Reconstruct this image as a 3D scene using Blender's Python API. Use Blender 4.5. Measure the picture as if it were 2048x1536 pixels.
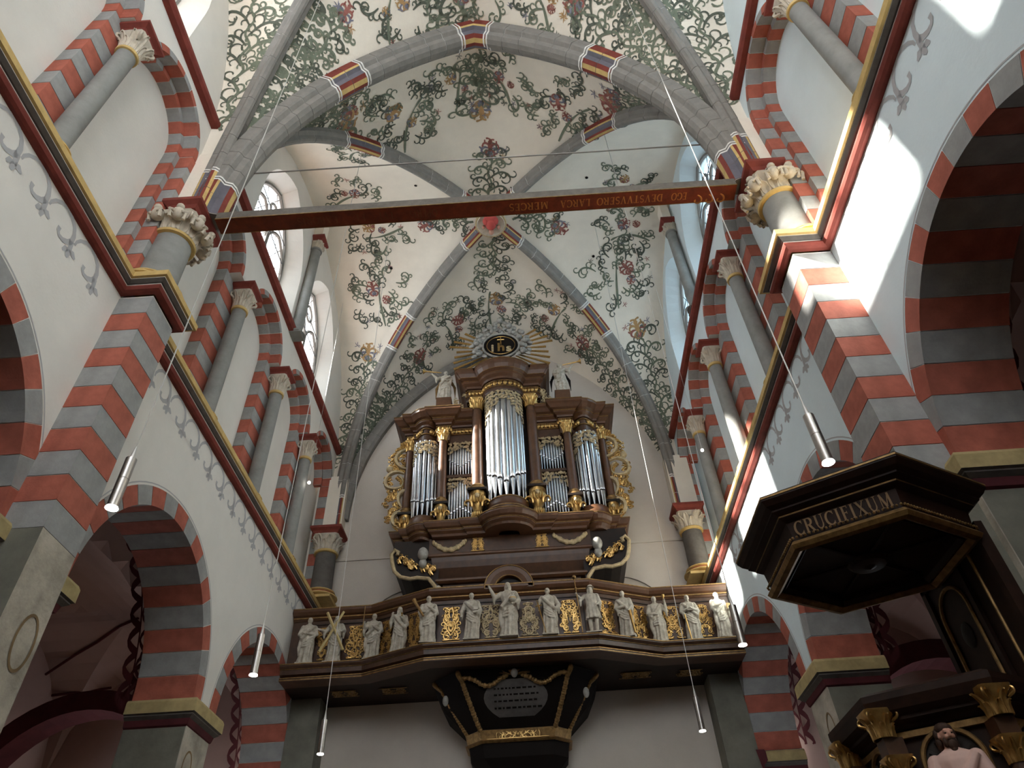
import bpy, bmesh, math, random
from mathutils import Vector, Matrix
from mathutils.bvhtree import BVHTree
PI = math.pi
rnd = random.Random(7)
S = bpy.context.scene
COL = S.collection
for o in list(bpy.data.objects):
    bpy.data.objects.remove(o)

def lin(c):
    return tuple(((v / 255) / 12.92 if v / 255 <= .04045 else ((v / 255 + .055) / 1.055) ** 2.4) for v in c) + (1,)

# ---------------------------------------------------------------- camera
cam_d = bpy.data.cameras.new('camera')
cam = bpy.data.objects.new('camera', cam_d)
COL.objects.link(cam)
cam_d.sensor_fit = 'HORIZONTAL'
cam_d.sensor_width = 36
cam_d.lens = 36 * 1400.7 / 2048
cam_d.clip_start = .05
cam_d.clip_end = 300
R3 = Matrix(((0.9978985, 0.0643271, 0.0077820), (0.0495860, -0.6808166, -0.7307735), (-0.0417104, 0.7296236, -0.6825756)))
cam.matrix_world = Matrix.Translation((0, 0, 1.6)) @ R3.to_4x4()
S.camera = cam

# ---------------------------------------------------------------- sky, sun, exposure
w = bpy.data.worlds.new('sky')
S.world = w
w.use_nodes = True
bg = w.node_tree.nodes['Background']
bg.inputs[0].default_value = (.86, .93, 1.0, 1)
bg.inputs[1].default_value = 6.5
sun_d = bpy.data.lights.new('sun', 'SUN')
sun_d.energy = 38
sun_d.angle = math.radians(1.6)
sun_d.color = (1, .95, .86)
sun = bpy.data.objects.new('sun', sun_d)
COL.objects.link(sun)
sun.rotation_euler = Vector((1, .20, -.66)).to_track_quat('-Z', 'Y').to_euler()
S.view_settings.view_transform = 'Standard'
S.view_settings.look = 'None'
S.view_settings.exposure = 0.50
S.view_settings.gamma = 1
S.view_settings.use_curve_mapping = False
S.cycles.max_bounces = 10
S.cycles.diffuse_bounces = 6
S.cycles.glossy_bounces = 3
S.cycles.transparent_max_bounces = 8
S.cycles.sample_clamp_indirect = 6
S.cycles.use_denoising = True

# ---------------------------------------------------------------- materials
MATS = {}
def mat(name, rgb, rough=.85, metal=0, var=.10, scale=3.0, bump=0, bscale=40, rgb2=None, spec=.3):
    if name in MATS:
        return MATS[name]
    m = bpy.data.materials.new(name)
    m.use_nodes = True
    nt = m.node_tree
    b = nt.nodes['Principled BSDF']
    c1 = lin(rgb)
    if rgb2:
        c2 = lin(rgb2)
    else:
        c2 = tuple(max(0, v * (1 - 2.2 * var)) for v in c1[:3]) + (1,)
    tc = nt.nodes.new('ShaderNodeTexCoord')
    n = nt.nodes.new('ShaderNodeTexNoise')
    n.inputs['Scale'].default_value = scale
    n.inputs['Detail'].default_value = 6
    n.inputs['Roughness'].default_value = .65
    r = nt.nodes.new('ShaderNodeValToRGB')
    r.color_ramp.elements[0].position = .32
    r.color_ramp.elements[1].position = .68
    r.color_ramp.elements[0].color = c2
    r.color_ramp.elements[1].color = c1
    nt.links.new(tc.outputs['Object'], n.inputs['Vector'])
    nt.links.new(n.outputs['Fac'], r.inputs['Fac'])
    nt.links.new(r.outputs['Color'], b.inputs['Base Color'])
    b.inputs['Roughness'].default_value = rough
    b.inputs['Metallic'].default_value = metal
    b.inputs['Specular IOR Level'].default_value = spec
    if bump:
        n2 = nt.nodes.new('ShaderNodeTexNoise')
        n2.inputs['Scale'].default_value = bscale
        n2.inputs['Detail'].default_value = 5
        bp = nt.nodes.new('ShaderNodeBump')
        bp.inputs['Strength'].default_value = bump
        bp.inputs['Distance'].default_value = .02
        nt.links.new(tc.outputs['Object'], n2.inputs['Vector'])
        nt.links.new(n2.outputs['Fac'], bp.inputs['Height'])
        nt.links.new(bp.outputs['Normal'], b.inputs['Normal'])
    MATS[name] = m
    return m

def emit(name, rgb, st):
    m = bpy.data.materials.new(name)
    m.use_nodes = True
    b = m.node_tree.nodes['Principled BSDF']
    b.inputs['Base Color'].default_value = lin(rgb)
    b.inputs['Emission Color'].default_value = lin(rgb)
    b.inputs['Emission Strength'].default_value = st
    MATS[name] = m
    return m

def glass(name, rgb, opaque=.12):
    m = bpy.data.materials.new(name)
    m.use_nodes = True
    nt = m.node_tree
    nt.nodes.clear()
    out = nt.nodes.new('ShaderNodeOutputMaterial')
    t = nt.nodes.new('ShaderNodeBsdfTransparent')
    t.inputs[0].default_value = lin(rgb)
    g = nt.nodes.new('ShaderNodeBsdfGlossy')
    g.inputs['Roughness'].default_value = .1
    mx = nt.nodes.new('ShaderNodeMixShader')
    mx.inputs[0].default_value = opaque
    nt.links.new(t.outputs[0], mx.inputs[1])
    nt.links.new(g.outputs[0], mx.inputs[2])
    nt.links.new(mx.outputs[0], out.inputs[0])
    MATS[name] = m
    return m

PLASTER = mat('plaster', (224, 219, 211), .9, var=.035, scale=1.3, bump=.12, bscale=25)
PLASTER_R = mat('plaster_sky_tint', (220, 231, 234), .9, var=.03, scale=1.3, bump=.12, bscale=25)  # right wall copy, the blue of the sky light put into its colour
VAULTM = mat('vault_plaster', (241, 230, 214), .92, var=.05, scale=1.1, bump=.15, bscale=18)
RED = mat('red_paint', (182, 102, 84), .8, var=.16, scale=4, bump=.1)
RED_D = mat('dark_red_paint', (134, 62, 52), .75, var=.14, scale=5)
GREY = mat('grey_paint', (160, 159, 157), .85, var=.13, scale=4, bump=.1)
GREY_D = mat('dark_grey_paint', (104, 98, 93), .8, var=.14, scale=6)
RIBG = mat('rib_grey', (140, 135, 129), .85, var=.10, scale=5, bump=.1)
WHITE = mat('white_line', (228, 224, 218), .85, var=.03)
YELLOW = mat('ochre_paint', (210, 178, 114), .7, var=.12, scale=6)
BLUEG = mat('slate_blue_paint', (112, 108, 116), .8, var=.12)
SHAFT = mat('shaft_grey', (146, 145, 141), .7, var=.14, scale=2.5, bump=.1)
STONE = mat('sandstone', (190, 180, 164), .92, var=.2, scale=3, bump=.5, bscale=14)
CARVE = mat('carved_stone', (206, 194, 176), .9, var=.12, scale=9, bump=.25, bscale=30)
IMPY = mat('impost_ochre', (186, 166, 118), .85, var=.15, scale=5)
STLOOP = mat('faded_ochre_line', (140, 116, 84), .9, var=.2)
PULW = mat('pulpit_oak', (48, 29, 20), .55, var=.25, scale=6, spec=.2)
PIERST = mat('pier_stone', (124, 122, 110), .92, var=.16, scale=2, bump=.35, bscale=10)
PINK = mat('aisle_plaster', (176, 148, 140), .9, var=.06, scale=1)
MAROON = mat('maroon_paint', (92, 42, 46), .85, var=.15)
WESTW = mat('west_plaster', (206, 196, 185), .92, var=.06, scale=.8, bump=.1)
FLOORM = mat('floor_stone', (96, 82, 68), .6, var=.15, scale=2)
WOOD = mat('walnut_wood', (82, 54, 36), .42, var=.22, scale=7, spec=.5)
WOOD_L = mat('lighter_walnut', (98, 64, 41), .4, var=.2, scale=6, spec=.5)  # a lighter walnut tone for cornices, columns and rails
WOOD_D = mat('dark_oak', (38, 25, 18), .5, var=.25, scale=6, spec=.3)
BEAMG = mat('beam_grey', (108, 101, 94), .6, var=.2, scale=8)
BEAMR = mat('beam_red', (120, 48, 24), .5, var=.25, scale=6)
GOLD = mat('gilding', (206, 166, 102), .32, metal=.85, var=.18, scale=16)
GOLD_D = mat('worn_gilding', (160, 126, 80), .45, metal=.6, var=.25, scale=14)
CREAM = mat('cream_carving', (206, 184, 144), .5, metal=.2, var=.2, scale=14)
TIN = mat('pipe_tin', (214, 216, 220), .22, metal=.95, var=.06, scale=5)
STATM = mat('statue_white', (200, 192, 178), .6, var=.14, scale=9, rgb2=(150, 140, 124))
CLOUDM = mat('cloud_silver', (176, 172, 164), .5, metal=.3, var=.2, scale=10)
IRON = mat('iron', (128, 122, 116), .5, metal=.5, var=.1)
CABLE = mat('cable', (196, 192, 186), .4, metal=.3, var=.02)
STEEL = mat('brushed_steel', (168, 162, 156), .3, metal=.9, var=.08, scale=12)
BLACK = mat('black_paint', (24, 18, 15), .7, var=.1, spec=.15)
LEAD = mat('lead_came', (70, 70, 72), .7, var=.1)
SKIN = mat('painted_flesh', (200, 150, 130), .6, var=.08)
ROBEP = mat('painted_robe', (214, 178, 166), .6, var=.12)
DARKF = mat('niche_dark', (58, 52, 48), .7, var=.2)
LETTER = mat('gilt_letter', (134, 104, 70), .6, metal=.1, var=.1)
PGREEN = mat('painted_green', (122, 128, 110), .9, var=.12, scale=3)
PDARK = mat('painted_dark_green', (98, 102, 90), .9, var=.12, scale=3)
PRED = mat('painted_red', (168, 108, 98), .9, var=.2, scale=6)
PBLUE = mat('painted_blue', (132, 130, 144), .9, var=.12)
POCH = mat('painted_ochre', (188, 150, 104), .9, var=.12)
PGREY = mat('painted_border_grey', (178, 176, 176), .9, var=.04)
LAMPG = emit('lamp_glow', (255, 250, 240), 12)
GLASS_L = glass('clear_leaded_glass', (244, 246, 246), .06)
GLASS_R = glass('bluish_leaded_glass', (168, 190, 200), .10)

# ---------------------------------------------------------------- mesh helpers
class MB:
    def __init__(s):
        s.v = []; s.f = []; s.m = []
    def quad(s, a, b, c, d, m=0):
        n = len(s.v); s.v += [tuple(a), tuple(b), tuple(c), tuple(d)]; s.f.append((n, n + 1, n + 2, n + 3)); s.m.append(m)
    def poly(s, pts, m=0):
        n = len(s.v); s.v += [tuple(p) for p in pts]; s.f.append(tuple(range(n, n + len(pts)))); s.m.append(m)
    def box(s, x0, x1, y0, y1, z0, z1, m=0):
        n = len(s.v)
        s.v += [(x0, y0, z0), (x1, y0, z0), (x1, y1, z0), (x0, y1, z0), (x0, y0, z1), (x1, y0, z1), (x1, y1, z1), (x0, y1, z1)]
        for f in ((0, 3, 2, 1), (4, 5, 6, 7), (0, 1, 5, 4), (1, 2, 6, 5), (2, 3, 7, 6), (3, 0, 4, 7)):
            s.f.append(tuple(n + i for i in f)); s.m.append(m)
    def grid(s, rows, m=0, closeu=False, closev=False, mf=None):
        n = len(s.v); R = len(rows); K = len(rows[0])
        for r in rows:
            s.v += [tuple(p) for p in r]
        for i in range(R if closeu else R - 1):
            for j in range(K if closev else K - 1):
                i2 = (i + 1) % R; j2 = (j + 1) % K
                s.f.append((n + i * K + j, n + i * K + j2, n + i2 * K + j2, n + i2 * K + j))
                s.m.append(mf(i, j) if mf else m)
    def lathe(s, prof, c=(0, 0, 0), n=16, m=0, a0=0, a1=2 * PI, sq=0, caps=True):
        full = abs(a1 - a0 - 2 * PI) < 1e-4
        rows = []
        for r, z in prof:
            row = []
            for k in range(n if full else n + 1):
                a = a0 + (a1 - a0) * k / n
                row.append((c[0] + r * math.cos(a), c[1] + r * math.sin(a), c[2] + z))
            rows.append(row)
        s.grid(rows, m, closev=full)
        if caps and full:
            s.poly(rows[0][::-1], m); s.poly(rows[-1], m)
    def tube(s, pts, r, n=8, m=0, caps=True):
        pts = [Vector(p) for p in pts]
        rs = r if isinstance(r, (list, tuple)) else [r] * len(pts)
        rows = []
        up = None
        for i, p in enumerate(pts):
            t = (pts[min(i + 1, len(pts) - 1)] - pts[max(i - 1, 0)])
            t = t.normalized() if t.length > 1e-9 else Vector((0, 0, 1))
            if up is None:
                up = Vector((0, 0, 1)) if abs(t.z) < .9 else Vector((1, 0, 0))
            u = t.cross(up)
            if u.length < 1e-6: u = t.cross(Vector((0, 1, 0)))
            u.normalize(); v = u.cross(t); up = v
            rows.append([p + (u * math.cos(2 * PI * k / n) + v * math.sin(2 * PI * k / n)) * rs[i] for k in range(n)])
        s.grid(rows, m, closev=True)
        if caps:
            s.poly(rows[0][::-1], m); s.poly(rows[-1], m)
    def blob(s, c, rx, ry=None, rz=None, n=8, m=0, rot=None):
        ry = ry or rx; rz = rz or rx
        rows = []
        for i in range(n + 1):
            th = PI * i / n
            row = []
            for k in range(n + 2):
                a = 2 * PI * k / (n + 2)
                p = Vector((rx * math.sin(th) * math.cos(a), ry * math.sin(th) * math.sin(a), rz * math.cos(th)))
                if rot: p = rot @ p
                row.append(Vector(c) + p)
            rows.append(row)
        s.grid(rows, m, closev=True)
    def sweep(s, path, prof, closed=False, m=0, mf=None, caps=True, side=1):
        """path: list of (x, y); prof: list of (out, z). 'out' goes to the right of the travel direction times side."""
        P = [Vector((p[0], p[1])) for p in path]
        N = len(P)
        nor = []
        for i in range(N):
            a = P[i] - P[i - 1] if (i > 0 or closed) else None
            b = P[(i + 1) % N] - P[i] if (i < N - 1 or closed) else None
            if a is None: a = b
            if b is None: b = a
            a = a.normalized(); b = b.normalized()
            na = Vector((a.y, -a.x)) * side; nb = Vector((b.y, -b.x)) * side
            h = na + nb
            h = h.normalized() if h.length > 1e-6 else na
            k = 1 / max(.35, h.dot(na))
            nor.append(h * k)
        rows = [[(P[i].x + nor[i].x * o, P[i].y + nor[i].y * o, z) for (o, z) in prof] for i in range(N)]
        s.grid(rows, m, closeu=closed, mf=mf)
        if caps and not closed:
            s.poly(rows[0], m); s.poly(rows[-1][::-1], m)
    def mirror_x(s, cx=0):
        n = len(s.v)
        s.v += [(2 * cx - x, y, z) for x, y, z in s.v]
        s.f += [tuple(n + i for i in f[::-1]) for f in s.f[:]]
        s.m += s.m[:]
    def build(s, name, mats, parent=None, smooth=False, loc=None, merge=True, bevel=0):
        if not isinstance(mats, (list, tuple)): mats = [mats]
        me = s.mesh(name, mats, smooth, merge)
        return link(name, me, parent, loc)
    def mesh(s, name, mats, smooth=False, merge=True):
        if not isinstance(mats, (list, tuple)): mats = [mats]
        me = bpy.data.meshes.new(name)
        me.from_pydata(s.v, [], s.f)
        for x in mats: me.materials.append(x)
        me.polygons.foreach_set('material_index', s.m)
        bm = bmesh.new(); bm.from_mesh(me)
        if merge: bmesh.ops.remove_doubles(bm, verts=bm.verts, dist=1e-5)
        bmesh.ops.recalc_face_normals(bm, faces=bm.faces)
        if smooth:
            for f in bm.faces: f.smooth = True
            for e in bm.edges:
                if len(e.link_faces) == 2 and e.calc_face_angle(0) > math.radians(42): e.smooth = False
        bm.to_mesh(me); bm.free()
        return me

def link(name, data, parent=None, loc=None, rot=None):
    o = bpy.data.objects.new(name, data)
    COL.objects.link(o)
    if parent: o.parent = parent
    if loc is not None: o.location = loc
    if rot is not None: o.rotation_euler = rot
    return o
def tag(o, label, cat, group=None, kind=None):
    o['label'] = label; o['category'] = cat
    if group: o['group'] = group
    if kind: o['kind'] = kind
    return o
def structure(o, label=None):
    o['kind'] = 'structure'
    if label: o['label'] = label
    return o
def thing(name, label, cat, loc=(0, 0, 0), group=None):
    o = link(name, None, None, loc)
    o.empty_display_size = .1
    return tag(o, label, cat, group)
def arcpts(cx, cy, r, a0, a1, n, ry=None):
    return [(cx + r * math.cos(a0 + (a1 - a0) * k / n), cy + (ry or r) * math.sin(a0 + (a1 - a0) * k / n)) for k in range(n + 1)]

# ---------------------------------------------------------------- roman capitals drawn as thick and thin strokes
def _arc(cx, cy, rx, ry, a0, a1, n=12):
    return [(cx + rx * math.cos(math.radians(a0 + (a1 - a0) * k / n)), cy + ry * math.sin(math.radians(a0 + (a1 - a0) * k / n))) for k in range(n + 1)]
K, H_ = .17, .07       # thick and thin stroke
def _stem(x, y0=0, y1=1, w=K): return [([(x, y0), (x, y1)], w)] + [([(x - .15, y), (x + .15, y)], .05) for y in (y0 + .025, y1 - .025)]
GLYPH = {
 'C': (.78, [(_arc(.45, .5, .37, .47, 50, 310), 'r'), ([(.70, .98), (.70, .72)], .05), ([(.70, .02), (.70, .26)], .05)]),
 'G': (.82, [(_arc(.45, .5, .37, .47, 50, 310), 'r'), ([(.70, .98), (.70, .72)], .05), ([(.70, .06), (.70, .42)], .15), ([(.56, .43), (.82, .43)], .05)]),
 'O': (.86, [(_arc(.43, .5, .36, .47, 0, 360, 20), 'r')]),
 'R': (.80, _stem(.2) + [([(.2, .965), (.42, .965)], H_), (_arc(.42, .735, .22, .23, 90, -90), 'r'), ([(.2, .505), (.42, .505)], H_), ([(.42, .5), (.72, .02)], K), ([(.62, .025), (.84, .025)], .05)]),
 'P': (.70, _stem(.2) + [([(.2, .965), (.42, .965)], H_), (_arc(.42, .72, .22, .245, 90, -90), 'r'), ([(.2, .475), (.42, .475)], H_)]),
 'B': (.74, _stem(.2) + [([(.2, .965), (.42, .965)], H_), (_arc(.42, .745, .19, .22, 90, -90), 'r'), ([(.2, .52), (.44, .52)], H_), (_arc(.44, .28, .22, .25, 90, -90), 'r'), ([(.2, .035), (.44, .035)], H_)]),
 'D': (.84, _stem(.2) + [([(.2, .965), (.40, .965)], H_), (_arc(.40, .5, .36, .465, 90, -90), 'r'), ([(.2, .035), (.40, .035)], H_)]),
 'U': (.86, [([(.2, .98), (.2, .35)], K), (_arc(.44, .36, .24, .33, 180, 360), .10), ([(.68, .36), (.68, .98)], H_)] + [([(x - .13, .975), (x + .13, .975)], .05) for x in (.2, .68)]),
 'V': (.84, [([(.16, .98), (.44, .0)], K), ([(.44, .0), (.70, .98)], H_)] + [([(x - .13, .975), (x + .13, .975)], .05) for x in (.16, .70)]),
 'A': (.84, [([(.14, .0), (.42, .98)], H_), ([(.42, .98), (.70, .0)], K), ([(.24, .34), (.60, .34)], .06)] + [([(x - .13, .025), (x + .13, .025)], .05) for x in (.14, .70)]),
 'I': (.42, _stem(.21)), 'L': (.68, _stem(.2) + [([(.2, .035), (.6, .035)], H_), ([(.6, .0), (.6, .22)], .05)]),
 'E': (.70, _stem(.2) + [([(.2, .035), (.6, .035)], H_), ([(.6, 0), (.6, .2)], .05), ([(.2, .965), (.58, .965)], H_), ([(.58, 1), (.58, .8)], .05), ([(.2, .52), (.48, .52)], H_)]),
 'F': (.66, _stem(.2) + [([(.2, .965), (.58, .965)], H_), ([(.58, 1), (.58, .8)], .05), ([(.2, .52), (.48, .52)], H_), ([(.48, .42), (.48, .62)], .05)]),
 'T': (.76, _stem(.38) + [([(.06, .965), (.70, .965)], H_), ([(.06, 1), (.06, .8)], .05), ([(.70, 1), (.70, .8)], .05)]),
 'X': (.84, [([(.16, .98), (.68, .02)], K), ([(.16, .02), (.68, .98)], H_)] + [([(x - .13, y), (x + .13, y)], .05) for x in (.16, .68) for y in (.025, .975)]),
 'M': (1.06, [([(.18, .0), (.20, .98)], H_), ([(.20, .98), (.52, .06)], K), ([(.52, .06), (.84, .98)], H_), ([(.84, .98), (.86, .0)], K)] + [([(x - .13, .025), (x + .13, .025)], .05) for x in (.18, .86)]),
 'S': (.64, [(_arc(.32, .73, .22, .23, 30, 270), .10), (_arc(.32, .26, .23, .235, 90, -150), .12)]),
}
def caps(body, size, m, parent, M, name='lettering', track=.06, fit=0):
    mb = MB(); x = 0; W = sum((GLYPH[c][0] if c != ' ' else .5) + track for c in body)
    if fit: M = M @ Matrix.Diagonal((fit / (W * size), 1, 1, 1))
    for c in body:
        if c == ' ': x += .5 + track; continue
        wd, st = GLYPH[c]
        for pts, w_ in st:
            if w_ == 'r': ws = [H_ + (K * 1.1 - H_) * abs((pts[min(i + 1, len(pts) - 1)][1] - pts[max(i - 1, 0)][1])) / (math.hypot(pts[min(i + 1, len(pts) - 1)][0] - pts[max(i - 1, 0)][0], pts[min(i + 1, len(pts) - 1)][1] - pts[max(i - 1, 0)][1]) or 1) for i in range(len(pts))]
            else: ws = [w_] * len(pts)
            ribbon3(mb, [((x + p[0] - W / 2) * size, (p[1] - .5) * size) for p in pts], [q * size for q in ws], lambda p: M @ Vector((p[0], p[1], 0)))
        x += wd + track
    return mb.build(name, m, parent, merge=False)
# ---------------------------------------------------------------- scroll strokes (used for painting and for carved reliefs)
def spiral(p, ang, L, turn, n=14, w=.02, tip=.25, power=1.6):
    """a stroke that starts at p with heading ang and winds up by 'turn' radians over length L"""
    pts = [p]; ws = [w * .55]
    x, y = p; st = L / n
    for i in range(n):
        k = (i + .5) / n
        a = ang + turn * k ** power
        x += st * math.cos(a); y += st * math.sin(a)
        pts.append((x, y))
        t = (i + 1) / n
        ws.append(w * (.55 + .75 * math.sin(PI * min(1, t * 1.15))) * (1 - (1 - tip) * t * .8))
    if tip < 2 and n > 5:
        ws[-2] = max(ws[-2], w * .95); ws[-3] = max(ws[-3], w * .75); ws[-1] = w * .55      # rounded bud at the tip
    return pts, ws
def leafy(out, p, ang, L, sgn, w, col, depth=1, rg=rnd):
    turn = sgn * rg.uniform(5.0, 7.2)
    pts, ws = spiral(p, ang, L, turn, 16, w, .45, 2.0)
    out.append((pts, ws, col))
    if depth > 0:
        for q, fr in enumerate((.14, .30, .46, .60)):
            i = int(fr * 16)
            a = math.atan2(pts[i + 1][1] - pts[i][1], pts[i + 1][0] - pts[i][0])
            s2 = -sgn if q % 3 != 2 else sgn
            pp, pw = spiral(pts[i], a + s2 * rg.uniform(.15, .5), L * rg.uniform(.28, .44), s2 * rg.uniform(3.8, 5.6), 12, w * .7, .4, 1.3)
            out.append((pp, pw, col))
            if rg.random() < .45:
                pp, pw = spiral(pts[i], a + sgn * rg.uniform(.3, .7), L * rg.uniform(.16, .24), sgn * rg.uniform(2.5, 4.5), 8, w * .55, .4, 1.2)
                out.append((pp, pw, col))
def vine(path, amp, w, rg, cols=(0, 1), stemw=None):
    """main stem through path with scrolls on alternate sides"""
    out = []
    P = [Vector(p) for p in path]
    d = [0]
    for a, b in zip(P, P[1:]): d.append(d[-1] + (b - a).length)
    T = d[-1]
    def at(s):
        for i in range(len(P) - 1):
            if s <= d[i + 1] or i == len(P) - 2:
                k = (s - d[i]) / (d[i + 1] - d[i]); t = (P[i + 1] - P[i]).normalized()
                return P[i].lerp(P[i + 1], k), math.atan2(t.y, t.x)
    n = max(6, int(T / .08)); pts = []; ws = []
    for i in range(n + 1):
        q, a = at(T * i / n)
        wob = amp * .10 * math.sin(i * .9)
        pts.append((q.x - math.sin(a) * wob, q.y + math.cos(a) * wob)); ws.append((stemw or w * 1.1) * (1.1 - .5 * i / n))
    out.append((pts, ws, cols[0]))
    s = amp * .15; sg = 1
    while s < T * .97:
        q, a = at(s)
        leafy(out, (q.x, q.y), a + sg * rg.uniform(.45, .8), amp * rg.uniform(1.5, 2.1), sg, w, rg.choice(cols), 1, rg)
        s += amp * rg.uniform(.30, .42); sg = -sg
    return out
def lobes(out, c, ang, r, col, col2, rg=rnd):
    """ornate painted blossom: a cup with curling lobed petals either side"""
    ca, sa = math.cos(ang), math.sin(ang)
    L = lambda u, v: (c[0] + ca * u - sa * v, c[1] + sa * u + ca * v)
    out.append(([L(-.25 * r, 0), L(0, 0), L(.25 * r, 0), L(.42 * r, 0)], [r * .12, r * .34, r * .38, r * .2], col))
    for sg in (-1, 1):
        for (u, v, a, ln, tn, k) in ((.2, .1, .5, .9, 3.6, col), (.0, .16, 1.1, 1.0, 4.2, col2), (-.15, .12, 1.9, .8, 3.4, col), (-.2, .05, 2.6, .6, 2.6, col2), (.35, .06, .15, .7, -2.2, col)):
            pp, pw = spiral(L(u * r, sg * v * r), ang + sg * a, ln * r * rg.uniform(.85, 1.1), sg * tn, 10, r * .17, .5, 1.3)
            out.append((pp, pw, k))
            i = 4; aa = math.atan2(pp[5][1] - pp[4][1], pp[5][0] - pp[4][0])
            p2, w2 = spiral(pp[4], aa - sg * .9, ln * r * .3, -sg * 1.5, 6, r * .13, .4, 1); out.append((p2, w2, k))
def petals(out, c, ang, r, n, col, spread=2 * PI, w=.5, rg=rnd):
    for k in range(n):
        a = ang + spread * ((k + .5) / n - .5)
        pp, pw = spiral(c, a, r, rg.uniform(-1.2, 1.2), 7, r * w * .5, .1, 1)
        pw = [r * w * .28 * math.sin(PI * (.08 + .9 * i / 7)) ** .8 for i in range(8)]
        out.append((pp, pw, col))
def ribbon3(mb, pts, ws, proj, m=0):
    """flat ribbon: pts 2-D, proj maps 2-D to 3-D"""
    L = []; Rr = []
    for i, p in enumerate(pts):
        a = pts[max(0, i - 1)]; b = pts[min(len(pts) - 1, i + 1)]
        tx, ty = b[0] - a[0], b[1] - a[1]; l = math.hypot(tx, ty) or 1
        nx, ny = -ty / l * ws[i] / 2, tx / l * ws[i] / 2
        L.append((p[0] + nx, p[1] + ny)); Rr.append((p[0] - nx, p[1] - ny))
    A = [proj(p) for p in L]; B = [proj(p) for p in Rr]
    n0 = len(mb.v)
    for i in range(len(pts) - 1):
        if None in (A[i], A[i + 1], B[i], B[i + 1]): continue
        if (Vector(A[i]) - Vector(A[i + 1])).length > .3 or (Vector(A[i]) - Vector(B[i])).length > .3: continue
        mb.quad(A[i], A[i + 1], B[i + 1], B[i], m)
def relief(mb, strokes, place, h=.5, m=0):
    """half-round carved strokes; place maps (x, y, height) to 3-D"""
    for pts, ws, _ in strokes:
        rows = []
        for i, p in enumerate(pts):
            a = pts[max(0, i - 1)]; b = pts[min(len(pts) - 1, i + 1)]
            tx, ty = b[0] - a[0], b[1] - a[1]; l = math.hypot(tx, ty) or 1
            nx, ny = -ty / l * ws[i] / 2, tx / l * ws[i] / 2
            rows.append([place(p[0] + nx, p[1] + ny, 0), place(p[0] + nx * .6, p[1] + ny * .6, ws[i] * h), place(p[0] - nx * .6, p[1] - ny * .6, ws[i] * h), place(p[0] - nx, p[1] - ny, 0)])
        mb.grid(rows, m)
# ================================================================= THE SETTING
XL, XR = -5.05, 4.12
CX = -.45
YA, YW = 5.9, 15.25                       # shaft axis of the vault bay, west wall
def X(side, d):                           # d metres behind the nave face of a side wall
    return XL - d if side < 0 else XR + d
ARC = [(-.9, 1.82), (3.7, 1.82), (8.6, 1.82), (13.1, 1.82)]
SPR = 5.45
TC = [.3, 2.6, 4.74, 7.1, 9.52, 11.87, 14.1]   # triforium arch centres
RO, RI, RE = .83, .73, .93
ZS, ZT = 12.32, 13.5                      # triforium springing, top
WT = .9
def pointed(hw, h, n, base=0):
    a = max(0, (h * h - hw * hw) / (2 * hw)); r = hw + a
    th = math.atan2(h, a)
    L = [(-(r * math.cos(th * k / n) - a), base + r * math.sin(th * k / n)) for k in range(n + 1)]
    return L + [(-x, z) for x, z in L[-2::-1]]
fl = MB(); fl.box(-12, 11, -6, 16.2, -.2, 0)
structure(fl.build('floor', FLOORM))

def seg_mesh(side, r0, r1, delta, d0, d1, m, name, gap=.011):
    """one voussoir: ring segment about the x axis, angle measured from +y towards +z"""
    mb = MB(); n = 3
    g0 = gap / r0 / 2
    rows = []
    for i in range(n + 1):
        a = g0 + (delta - 2 * g0) * i / n
        c, s_ = math.cos(a), math.sin(a)
        rows.append([(sd, r * c, r * s_) for sd, r in ((-d0 * -side if False else side * d0, r0), (side * d0, r1), (side * d1, r1), (side * d1, r0))])
    mb.grid(rows, 0, closev=True); mb.poly(rows[0]); mb.poly(rows[-1])
    return mb.mesh(name, m)
def block_mesh(dx, dy, dz, m, name):
    mb = MB(); b = .006
    mb.box(-dx / 2, dx / 2, -dy / 2, dy / 2, b, dz - b)
    return mb.mesh(name, m)

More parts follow.
